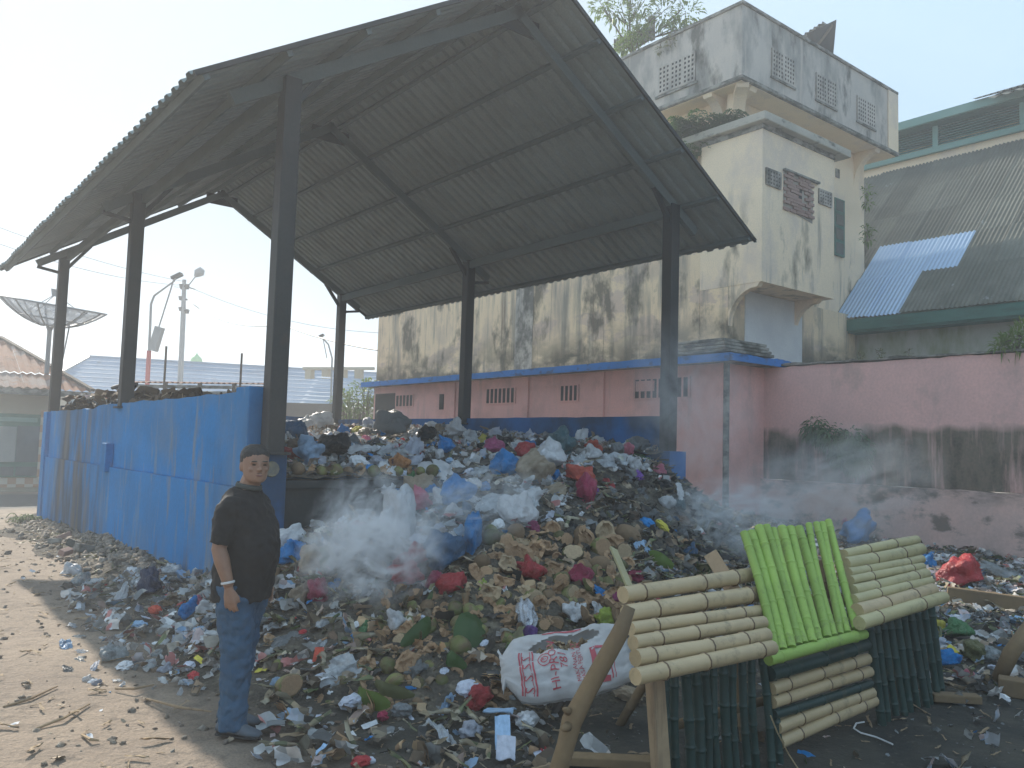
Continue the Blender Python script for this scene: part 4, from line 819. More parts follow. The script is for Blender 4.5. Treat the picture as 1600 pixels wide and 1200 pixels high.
def remesh(o, vox, smooth=2, disp=None):
    r = o.modifiers.new('remesh', 'REMESH'); r.mode = 'VOXEL'; r.voxel_size = vox; r.use_smooth_shade = True
    if smooth: q = o.modifiers.new('smooth', 'SMOOTH'); q.iterations = smooth; q.factor = .5
    if disp:
        for (st_, sc, dp_) in disp:
            tx = bpy.data.textures.new('folds', 'CLOUDS'); tx.noise_scale = sc; tx.noise_depth = dp_; d = o.modifiers.new('disp', 'DISPLACE'); d.texture = tx; d.strength = st_; d.mid_level = .5; d.texture_coords = 'GLOBAL' if False else 'LOCAL'
M['skin'] = pmat('skin', (.30, .165, .105), .5, 0, 9, .2, .001); M['hair'] = pmat('black_hair', (.012, .011, .010), .5, 0, 9, .8, .004, bsc=140)
M['shirt'] = pmat('black_knit', (.010, .010, .011), .85, 0, 4, .3, .004, bsc=60); M['collar'] = pmat('grey_collar', (.06, .07, .065), .8, 0)
M['jeans'] = wmat('blue_denim', (.045, .105, .175), (.032, .078, .14), space='obj', scale=5, gs=120, stains=[((.05, .10, .16), (6, 6, 2), .5, .7, None, .5)], bs=.3)
M['shoe'] = pmat('grey_shoe', (.09, .11, .13), .7, 0); M['sole'] = pmat('shoe_sole', (.02, .02, .02), .8, 0)
B = MB()
yaw = -R(46); hc = Vector((.045, 0, 0))
def hp(x, y, z): return (hc.x + x * math.cos(yaw) - y * math.sin(yaw), hc.y + x * math.sin(yaw) + y * math.cos(yaw), z)
def hring(cx, z, rx, ry, n=24, back=0): return [w_(hp(cx + rx * math.cos(math.tau * j / n), ry * math.sin(math.tau * j / n), z)) for j in range(n)]
HB = 1.452
head = [(.045, .000, .030, .022), (.040, .008, .055, .043), (.030, .022, .070, .058), (.020, .045, .082, .068), (.008, .075, .093, .073), (.002, .105, .098, .076), (-.004, .135, .101, .079), (-.008, .165, .099, .079), (-.010, .190, .088, .072), (-.012, .210, .064, .054), (-.012, .222, .030, .026)]
B.loft([hring(c, HB + z, rx, ry) for c, z, rx, ry in head])
def hblob(x, y, z, rx, ry, rz):
    B.loft([[w_(hp(x + rx * math.cos(t) * math.cos(math.tau * j / 8), y + ry * math.cos(t) * math.sin(math.tau * j / 8), HB + z + rz * math.sin(t))) for j in range(8)] for t in (-1.4, -.9, -.3, .3, .9, 1.4)])
hblob(.108, 0, .082, .020, .016, .012); hblob(.100, 0, .100, .012, .010, .026)      # nose
hblob(.092, .032, .124, .012, .026, .009); hblob(.092, -.032, .124, .012, .026, .009)   # brow
hblob(.098, 0, .052, .010, .022, .006); hblob(.095, 0, .043, .011, .019, .006); hblob(.085, 0, .016, .016, .022, .013)
hblob(.075, .040, .082, .018, .020, .016); hblob(.075, -.040, .082, .018, .020, .016)
for s_ in (1, -1): hblob(-.012, s_ * .080, .095, .018, .010, .030)
limb(B, [(-.01, 0, 1.33), (.0, 0, 1.40), (.03, 0, 1.475)], [.066, .060, .060], 14)
tors = [(0, 0, .80, .12, .15), (0, 0, .95, .135, .16), (.015, 0, 1.05, .14, .165), (.01, 0, 1.2, .13, .175), (0, 0, 1.3, .10, .16), (-.005, 0, 1.36, .07, .11), (-.005, 0, 1.41, .05, .07)]
B.loft([ring(*t) for t in tors])
def arm(s_, el, wr, fw_):
    limb(B, [(0, s_ * .14, 1.33), (-.01, s_ * .185, 1.24), (el[0] * .8, el[1] * .96, el[2] + .06), el, (el[0] * .7 + wr[0] * .3, el[1] * .7 + wr[1] * .3 - 0, el[2] * .7 + wr[2] * .3), wr], [.042, .045, .045, .043, .045, .029], 14)
    w0 = Vector(wr); d = Vector((.16, 0, -1)).normalized(); k = w0 + d * .085
    # palm: flattened, wide fore-aft
    B.loft([[w_((c.x + wx * math.cos(math.tau * j / 12), c.y + .015 * math.sin(math.tau * j / 12), c.z)) for j in range(12)] for c, wx in ((w0, .026), (w0 + d * .03, .033), (w0 + d * .06, .040), (k, .041), (k + d * .012, .036))])
    for i, (l, r) in enumerate(((.070, .0088), (.078, .0092), (.072, .0088), (.056, .0078))):
        x = .031 - i * .0205; a = k + Vector((x, 0, 0)); sp = (1.5 - i) * .05
        dd = Vector((.12 + sp, 0, -1)).normalized(); cu = Vector((-.02, s_ * -.35, -.9)).normalized(); 
        limb(B, [a - dd * .02, a + dd * l * .4, a + dd * l * .4 + (dd * .7 + Vector((0, -s_ * .35, 0))).normalized() * l * .33, a + dd * l * .62 + Vector((-.004, -s_ * .028, -l * .18))], [r, r, r * .95, r * .75], 8)
    t0 = w0 + d * .03 + Vector((.024, 0, 0)); limb(B, [t0, t0 + Vector((.024, -s_ * .012, -.032)), t0 + Vector((.030, -s_ * .018, -.062))], [.013, .0105, .008], 8)
arm(-1, (-.03, -.225, 1.08), (.045, -.225, .875), 1); arm(1, (-.03, .225, 1.07), (.04, .215, .86), 1)
for s_, kx, ax__ in ((-1, .035, .035), (1, -.03, -.075)):
    limb(B, [(0, s_ * .085, .88), (kx * .6, s_ * .09, .68), (kx, s_ * .09, .47), (ax__, s_ * .09, .09), (ax__ + .01, s_ * .09, .03)], [.085, .075, .055, .042, .04], 12)
body = B.build('body', M['skin'], man); remesh(body, .0055, 3)
# hair cap
H_ = MB(); H_.loft([hring(c, HB + z, rx, ry) for c, z, rx, ry in ((-.040, .080, .070, .078), (-.030, .105, .080, .081), (-.018, .135, .094, .084), (-.014, .160, .104, .085), (-.013, .188, .098, .080), (-.012, .212, .074, .062), (-.012, .230, .035, .032))]); hr = H_.build('hair', M['hair'], man); remesh(hr, .006, 1, [(.006, .012, 2)])
def blobmesh(name, mat, x, y, z, rx, ry, rz):
    MB().loft([[w_(hp(x + rx * math.cos(t) * math.cos(math.tau * j / 10), y + ry * math.cos(t) * math.sin(math.tau * j / 10), HB + z + rz * math.sin(t))) for j in range(10)] for t in (-1.4, -.9, -.3, .3, .9, 1.4)]).build(name, mat, man, smooth=True)
M['lip'] = pmat('lips', (.20, .085, .07), .5, 0); M['eyedark'] = pmat('eye', (.02, .015, .012), .2, 0)
for s_ in (1, -1):
    blobmesh('eyebrow', M['hair'], .0985, s_ * .032, .130, .006, .019, .0035); blobmesh('eye', M['eyedark'], .0935, s_ * .031, .110, .006, .013, .0045)
blobmesh('mouth', M['lip'], .1015, 0, .047, .007, .021, .005); blobmesh('moustache', pmat('stubble', (.15, .085, .06), .7, 0), .1020, 0, .060, .003, .018, .003)
T = MB(); T.loft([ring(*t, n=28, sq=.9) for t in ((.0, 0, .765, .162, .180), (.0, 0, .79, .166, .184), (.008, 0, .90, .172, .184), (.032, 0, 1.02, .184, .186), (.030, 0, 1.12, .174, .188), (.016, 0, 1.22, .158, .192), (0, 0, 1.30, .130, .195), (-.004, 0, 1.355, .108, .170), (-.006, 0, 1.395, .084, .135), (-.004, 0, 1.42, .072, .085))])
for s_ in (1, -1): T.tube([w_(p) for p in ((-.005, s_ * .14, 1.345), (-.012, s_ * .185, 1.29), (-.022, s_ * .208, 1.2), (-.032, s_ * .224, 1.10))], [.062, .068, .066, .066], 18)
sh_ = T.build('shirt', M['shirt'], man); remesh(sh_, .009, 4, [(.045, .12, 2), (.014, .04, 2)])
MB().tube([w_((.012 + .074 * math.cos(a), .072 * math.sin(a), 1.432 + .012 * -math.cos(a))) for a in [k * math.tau / 20 for k in range(21)]], .010, 8, cap=False, ell=[(1.5, .5)] * 21).build('collar', M['collar'], man, smooth=True)
J_ = MB(); J_.loft([ring(*t, n=24) for t in ((0, 0, .93, .140, .165), (0, 0, .85, .145, .170), (0, 0, .79, .135, .168), (0, 0, .76, .10, .14))])
for s_, kx, ax__ in ((-1, .035, .035), (1, -.03, -.075)):
    J_.tube([w_(p) for p in ((0, s_ * .08, .86), (.01 + kx * .2, s_ * .085, .74), (kx * .8, s_ * .09, .60), (kx, s_ * .09, .46), (kx * .7 + ax__ * .3, s_ * .09, .30), (ax__, s_ * .09, .13), (ax__ + .01, s_ * .09, .045))], [.112, .112, .098, .086, .080, .077, .080], 18)
jn = J_.build('jeans', M['jeans'], man); remesh(jn, .009, 3, [(.04, .07, 2), (.014, .028, 2)])
for s_, ax__ in ((-1, .035), (1, -.075)):
    rs = [(-.085, .05, .032, .030), (-.06, .055, .038, .036), (0, .055, .040, .040), (.06, .045, .046, .034), (.12, .034, .050, .026), (.165, .028, .040, .018), (.185, .024, .02, .010)]
    s2_ = MB().loft([[w_((ax__ + x, s_ * .095 + ry * math.cos(math.tau * j / 12), max(.004, zc_ + rz * math.sin(math.tau * j / 12)))) for j in range(12)] for x, zc_, ry, rz in rs]).build('shoe', M['shoe'], man, smooth=True)
    MB().loft([[w_((ax__ + x, s_ * .095 + (ry + .003) * math.cos(math.tau * j / 12), .012 + .012 * math.sin(math.tau * j / 12))) for j in range(12)] for x, zc_, ry, rz in rs]).build('sole', M['sole'], s2_)
wr = Vector((.038, -.225, .895)); MB().tube([w_((wr.x + .036 * math.cos(a), wr.y + .034 * math.sin(a), wr.z + .008 * math.cos(a))) for a in [k * math.tau / 18 for k in range(19)]], .0045, 6, cap=False, ell=[(1.6, .8)] * 19).build('bracelet', M['white'], man, smooth=True)
# ------------------------------------------------------------------ rubbish templates
def ridge(v): return 1 - 2 * abs(noise.noise(v))
ico = bmesh.new(); bmesh.ops.create_icosphere(ico, subdivisions=4, radius=1); ICO = ([v.co.copy() for v in ico.verts], [tuple(v.index for v in f.verts) for f in ico.faces]); ico.free()
ico = bmesh.new(); bmesh.ops.create_icosphere(ico, subdivisions=3, radius=1); ICO3 = ([v.co.copy() for v in ico.verts], [tuple(v.index for v in f.verts) for f in ico.faces]); ico.free()
def t_bag(seed, knot=True, lump=.25):
    o = Vector((seed * 7.3, seed * 3.1, seed * 1.7)); vs_ = []
    for v in ICO[0]:
        up = max(0, v.z)
        r = .95 + lump * noise.noise(v * 1.4 + o) * 1.7 + .15 * ridge(v * 2.2 + o) + .10 * ridge(v * 4.5 + o) + .05 * ridge(v * 9 + o) + .025 * ridge(v * 17 + o)
        p = v * r
        if knot and up > .80:   # gathered neck with flaring ears
            k = (up - .80) / .20; nk = .34 if k < .55 else .34 + .5 * (k - .55)
            s_ = (1 - k) + k * nk * (1 + .6 * math.sin(math.atan2(v.y, v.x) * 2 + seed))
            p = Vector((p.x * s_ * (1 + .2 * ridge(v * 8 + o)), p.y * s_, p.z + k * .42))
        if p.z < -.35: p.z = -.35 + (p.z + .35) * .25
        vs_.append(p * .5)
    return MB().add(vs_, ICO[1])
def t_film(seed, n=20, fold=.42):
    o = Vector((seed * 5.3, seed * 2.9, 1)); vs_ = []; idx = {}; fs = []; asp = .55 + .45 * abs(noise.noise(o))
    for i in range(n + 1):
        for j in range(n + 1):
            u, v = 2 * i / n - 1, 2 * j / n - 1; q = Vector((u, v, 0))
            x = u + .35 * noise.noise(q * 1.5 + o); y = v * asp + .35 * noise.noise(q * 1.5 + o + Vector((9, 0, 0)))
            z = fold * (.55 * ridge(q * 1.3 + o) + .3 * ridge(q * 3.1 + o) + .15 * ridge(q * 7 + o)) - .05 - .1 * (u * u + v * v)
            vs_.append(Vector((x, y, z)) * .5)
    for i in range(n):
        for j in range(n):
            u, v = 2 * (i + .5) / n - 1, 2 * (j + .5) / n - 1; a = math.atan2(v, u); rr = math.hypot(u, v)
            if rr < 1.02 + .25 * noise.noise(Vector((math.cos(a) * 1.5, math.sin(a) * 1.5, seed))) : fs.append((i * (n + 1) + j, (i + 1) * (n + 1) + j, (i + 1) * (n + 1) + j + 1, i * (n + 1) + j + 1))
    return MB().add(vs_, fs)
def t_crump(seed):
    o = Vector((seed * 4.1, seed * 9.1, 2)); vs_ = []
    for v in ICO3[0]:
        r = .75 + .35 * ridge(v * 1.8 + o) + .18 * ridge(v * 4.5 + o); p = v * r; p.z *= .6; vs_.append(p * .5)
    return MB().add(vs_, ICO3[1])
def t_coco(seed, cut=False):
    o = Vector((seed * 3.7, seed, 0)); mb = MB(); vs_ = []
    for v in ICO3[0]:
        a = math.atan2(v.y, v.x); r = 1 + .05 * math.cos(3 * a) * (1 - v.z * v.z) + .05 * noise.noise(v * 2 + o)
        p = Vector((v.x * r * .88, v.y * r * .88, v.z * (1.08 + .1 * (v.z > 0) * v.z)))
        if cut and p.z > .55: p.z = .55 + .02 * noise.noise(v * 5)
        vs_.append(p * .5)
    mb.v = [tuple(v) for v in vs_]
    for f in ICO3[1]:
        zc_ = min(ICO3[0][i].z for i in f); top = cut and all(vs_[i].z > .262 for i in f); mb.f.append(f); mb.mi.append(1 if top else 0)
    return mb
def t_husk(seed, span=2.4, deep=.75):
    """a wedge or half shell of husk: green-brown outside (0), tan fibrous inside (1)"""
    o = Vector((seed * 2.7, seed * 1.3, 0)); mb = MB(); nu, nv = 12, 10; out = []; inn = []
    for i in range(nu + 1):
        for j in range(nv + 1):
            th = (i / nu - .5) * span * (1 + .5 * noise.noise(o + Vector((j, 0, 0)) * .6 + Vector((0, i // 7, 0)))); ph = 1.57 + (j / nv - .5) * (1.7 + .3 * (seed % 5))
            d = Vector((math.sin(ph) * math.sin(th), -math.cos(ph) * 1.15, -math.sin(ph) * math.cos(th))); w = .14 * noise.noise(d * 2 + o)
            out.append(d * (1 + w) * .5); inn.append(d * (deep + w * 2 + .05 * noise.noise(d * 7 + o)) * .5)
    n1 = nv + 1; off = len(out)
    for v in out + inn: mb.v.append(tuple(v + Vector((0, 0, .28))))
    for i in range(nu):
        for j in range(nv):
            a = i * n1 + j; mb.f.append((a, a + n1, a + n1 + 1, a + 1)); mb.mi.append(0); mb.f.append((off + a, off + a + 1, off + a + n1 + 1, off + a + n1)); mb.mi.append(1)
    for i in range(nu):
        for j in (0, nv): a = i * n1 + j; mb.f.append((a, a + n1, off + a + n1, off + a)); mb.mi.append(1)
    for j in range(nv):
        for i in (0, nu): a = i * n1 + j; mb.f.append((a, a + 1, off + a + 1, off + a)); mb.mi.append(1)
    return mb
def t_sheet(seed, w=1, l=.7, th=.03):
    n = 8; vs_ = []; o = Vector((seed, 3, 7))
    for s_ in (0, 1):
        for i in range(n + 1):
            for j in range(n + 1):
                u, v = i / n - .5, j / n - .5; vs_.append((u * w + .04 * noise.noise(Vector((v * 3, seed, 0))), v * l + .05 * noise.noise(Vector((u * 3, seed, 5))), .14 * noise.noise(Vector((u * 2, v * 2, seed))) + s_ * th))
    m_ = (n + 1) ** 2; fs = []
    for i in range(n):
        for j in range(n):
            a = i * (n + 1) + j; fs += [(a, a + 1, a + n + 2, a + n + 1), (m_ + a, m_ + a + n + 1, m_ + a + n + 2, m_ + a + 1)]
    for k in range(n):
        for a, b in ((k, k + 1), (n * (n + 1) + k + 1, n * (n + 1) + k), ((k + 1) * (n + 1), k * (n + 1)), (k * (n + 1) + n, (k + 1) * (n + 1) + n)): fs.append((a, b, m_ + b, m_ + a))
    return MB().add(vs_, fs)
def t_bottle():
    return MB().tube([(0, 0, -.5), (0, 0, -.48), (0, 0, .15), (0, 0, .3), (0, 0, .38), (0, 0, .5)], [.12, .15, .15, .07, .055, .055], 14)
PC = {'white': (.80, .80, .80), 'lilac white': (.64, .67, .76), 'pale blue': (.40, .58, .78), 'blue': (.02, .25, .60), 'bright blue': (.01, .28, .72), 'steel blue': (.06, .14, .25), 'teal': (.06, .14, .16), 'dark blue': (.02, .045, .12),
      'red': (.50, .045, .05), 'pink': (.75, .22, .30), 'crimson': (.42, .04, .10), 'magenta': (.45, .08, .20), 'orange red': (.60, .09, .05), 'black': (.010, .011, .012), 'grey': (.22, .23, .23), 'beige': (.42, .33, .23), 'brown': (.17, .11, .07),
      'green': (.10, .27, .10), 'lime': (.45, .55, .08), 'yellow': (.68, .58, .08), 'purple': (.20, .08, .34), 'olive': (.17, .17, .06), 'tan': (.38, .27, .16), 'orange': (.65, .28, .10)}
for k, c in PC.items():
    M['pl_' + k] = pmat('plastic_' + k.replace(' ', '_'), c, .38, .25, 3, 1.0, .03, trans=.22, spec=.5, bsc=7)
    M['pa_' + k] = pmat('matt_' + k.replace(' ', '_'), c, .8, .3, 5, .5, .004, bsc=20)
M['film_white'] = filmmat('clear_film', (.60, .63, .65), .45); M['film_grey'] = filmmat('dirty_film', (.30, .33, .33), .5)
M['foil'] = pmat('silver_foil', (.6, .62, .65), .25, 0, 3, .9, .01, metal=.9, bsc=30)
M['h_green'] = wmat('husk_green', (.15, .165, .045), (.20, .18, .07), rough=.6, space='obj', scale=2.5, gs=20, stains=[((.17, .11, .06), (2.2, 2.2, 1.2), .48, .6, None, .85), ((.05, .04, .03), (5, 5, 5), .6, .7, None, .7)], bs=.5); vary(M['h_green'], .5); M['h_brown'] = pmat('husk_brown', (.22, .14, .075), .8, .5, 4, .5, .004); M['h_in'] = pmat('husk_inside', (.50, .31, .17), .85, .6, 8, .9, .008, bsc=30); M['h_pale'] = pmat('husk_pale', (.44, .32, .19), .8, .3, 8, .6, .004)
TM = {'bag': [t_bag(i) for i in range(7)], 'lump': [t_bag(i + 20, False, .4) for i in range(6)], 'film': [t_film(i) for i in range(8)], 'sheet': [t_sheet(i) for i in range(4)], 'crumple': [t_crump(i) for i in range(6)],
      'coconut': [t_coco(i) for i in range(3)], 'cut coconut': [t_coco(i + 5, True) for i in range(2)], 'husk': [t_husk(i, 1.0 + .42 * (i % 5), .62 + .06 * (i % 3)) for i in range(9)], 'bottle': [t_bottle()]}
MC = {}
def tmesh(kind, i, mats):
    key = (kind, i, tuple(m_.name for m_ in mats))
    if key not in MC: MC[key] = TM[kind][i].mesh(kind.replace(' ', '_'), mats, kind in ('coconut', 'cut coconut', 'lump', 'bottle', 'bag', 'film'), fix=kind not in ('film',))
    return MC[key]
NAMES = {'bag': 'plastic_bag', 'lump': 'plastic_bag', 'film': 'plastic_film', 'sheet': 'flat_sheet', 'crumple': 'crumpled_wrapper', 'coconut': 'green_coconut', 'cut coconut': 'cut_coconut', 'husk': 'coconut_husk', 'bottle': 'bottle'}
CATS = {'bag': 'plastic bag', 'lump': 'plastic bag', 'film': 'plastic film', 'sheet': 'sheet', 'crumple': 'wrapper', 'coconut': 'coconut', 'cut coconut': 'coconut', 'husk': 'coconut husk', 'bottle': 'bottle'}
def drop(kind, col, px, py, size, label=None, asp=1., tilt=None, lift=.32, D=None, matt=False, mats=None, group=None, rz=None, P=None):
    """size = width in photo pixels; the item lies on the heap where that line of sight meets it"""
    P = P or (hD(px, py, D) if D else hit(px, py)); d = (P - CAM).dot(AF); s = size / FPX * d
    if mats is None: mats = {'coconut': [M['h_green']] * 1, 'cut coconut': [M['h_green'], M['h_in']], 'husk': [M['h_brown'], M['h_in']]}.get(kind) or [M[('pa_' if matt else 'pl_') + col] if not col.startswith('film') and col != 'foil' else M[col]]
    if kind in ('coconut',): mats = mats[:1]
    i = rnd.randrange(len(TM[kind])); me = tmesh(kind, i, mats); nrm = gnorm(P.x, P.y) if not D else Vector((0, 0, 1))
    if kind in ('coconut', 'cut coconut'): q = Vector((rnd.gauss(0, 1), rnd.gauss(0, 1), rnd.gauss(0, .6))).normalized(); 
    elif kind == 'husk': q = (nrm * .7 - AF * .45 + Vector((rnd.gauss(0, .5), rnd.gauss(0, .5), rnd.gauss(0, .4)))).normalized()
    elif kind == 'bottle': q = (AR + Vector((rnd.gauss(0, .5), rnd.gauss(0, .5), .1))).normalized()
    else: q = (nrm + Vector((rnd.gauss(0, .3), rnd.gauss(0, .3), 0)) + (-AF * .35 if kind in ('film', 'sheet') else Vector())).normalized()
    if tilt: q = Vector(tilt).normalized()
    if kind == 'cut coconut': q = (-AF + Vector((rnd.gauss(0, .5), rnd.gauss(0, .5), .5 + rnd.gauss(0, .2)))).normalized()
    rot = q.to_track_quat('Z', 'Y').to_matrix() @ Matrix.Rotation(rz if rz is not None else rnd.uniform(0, math.tau), 3, 'Z')
    o = link(NAMES[kind], me); o.matrix_world = Matrix.Translation(P + Vector((0, 0, s * lift * (1 if kind != 'film' else .35)))) @ rot.to_4x4() @ Matrix.Diagonal((s, s * asp, s * rnd.uniform(.75, 1.0), 1))
    return tag(o, label, CATS[kind], group)
LM = []      # landmarks: (px, py, phrase)
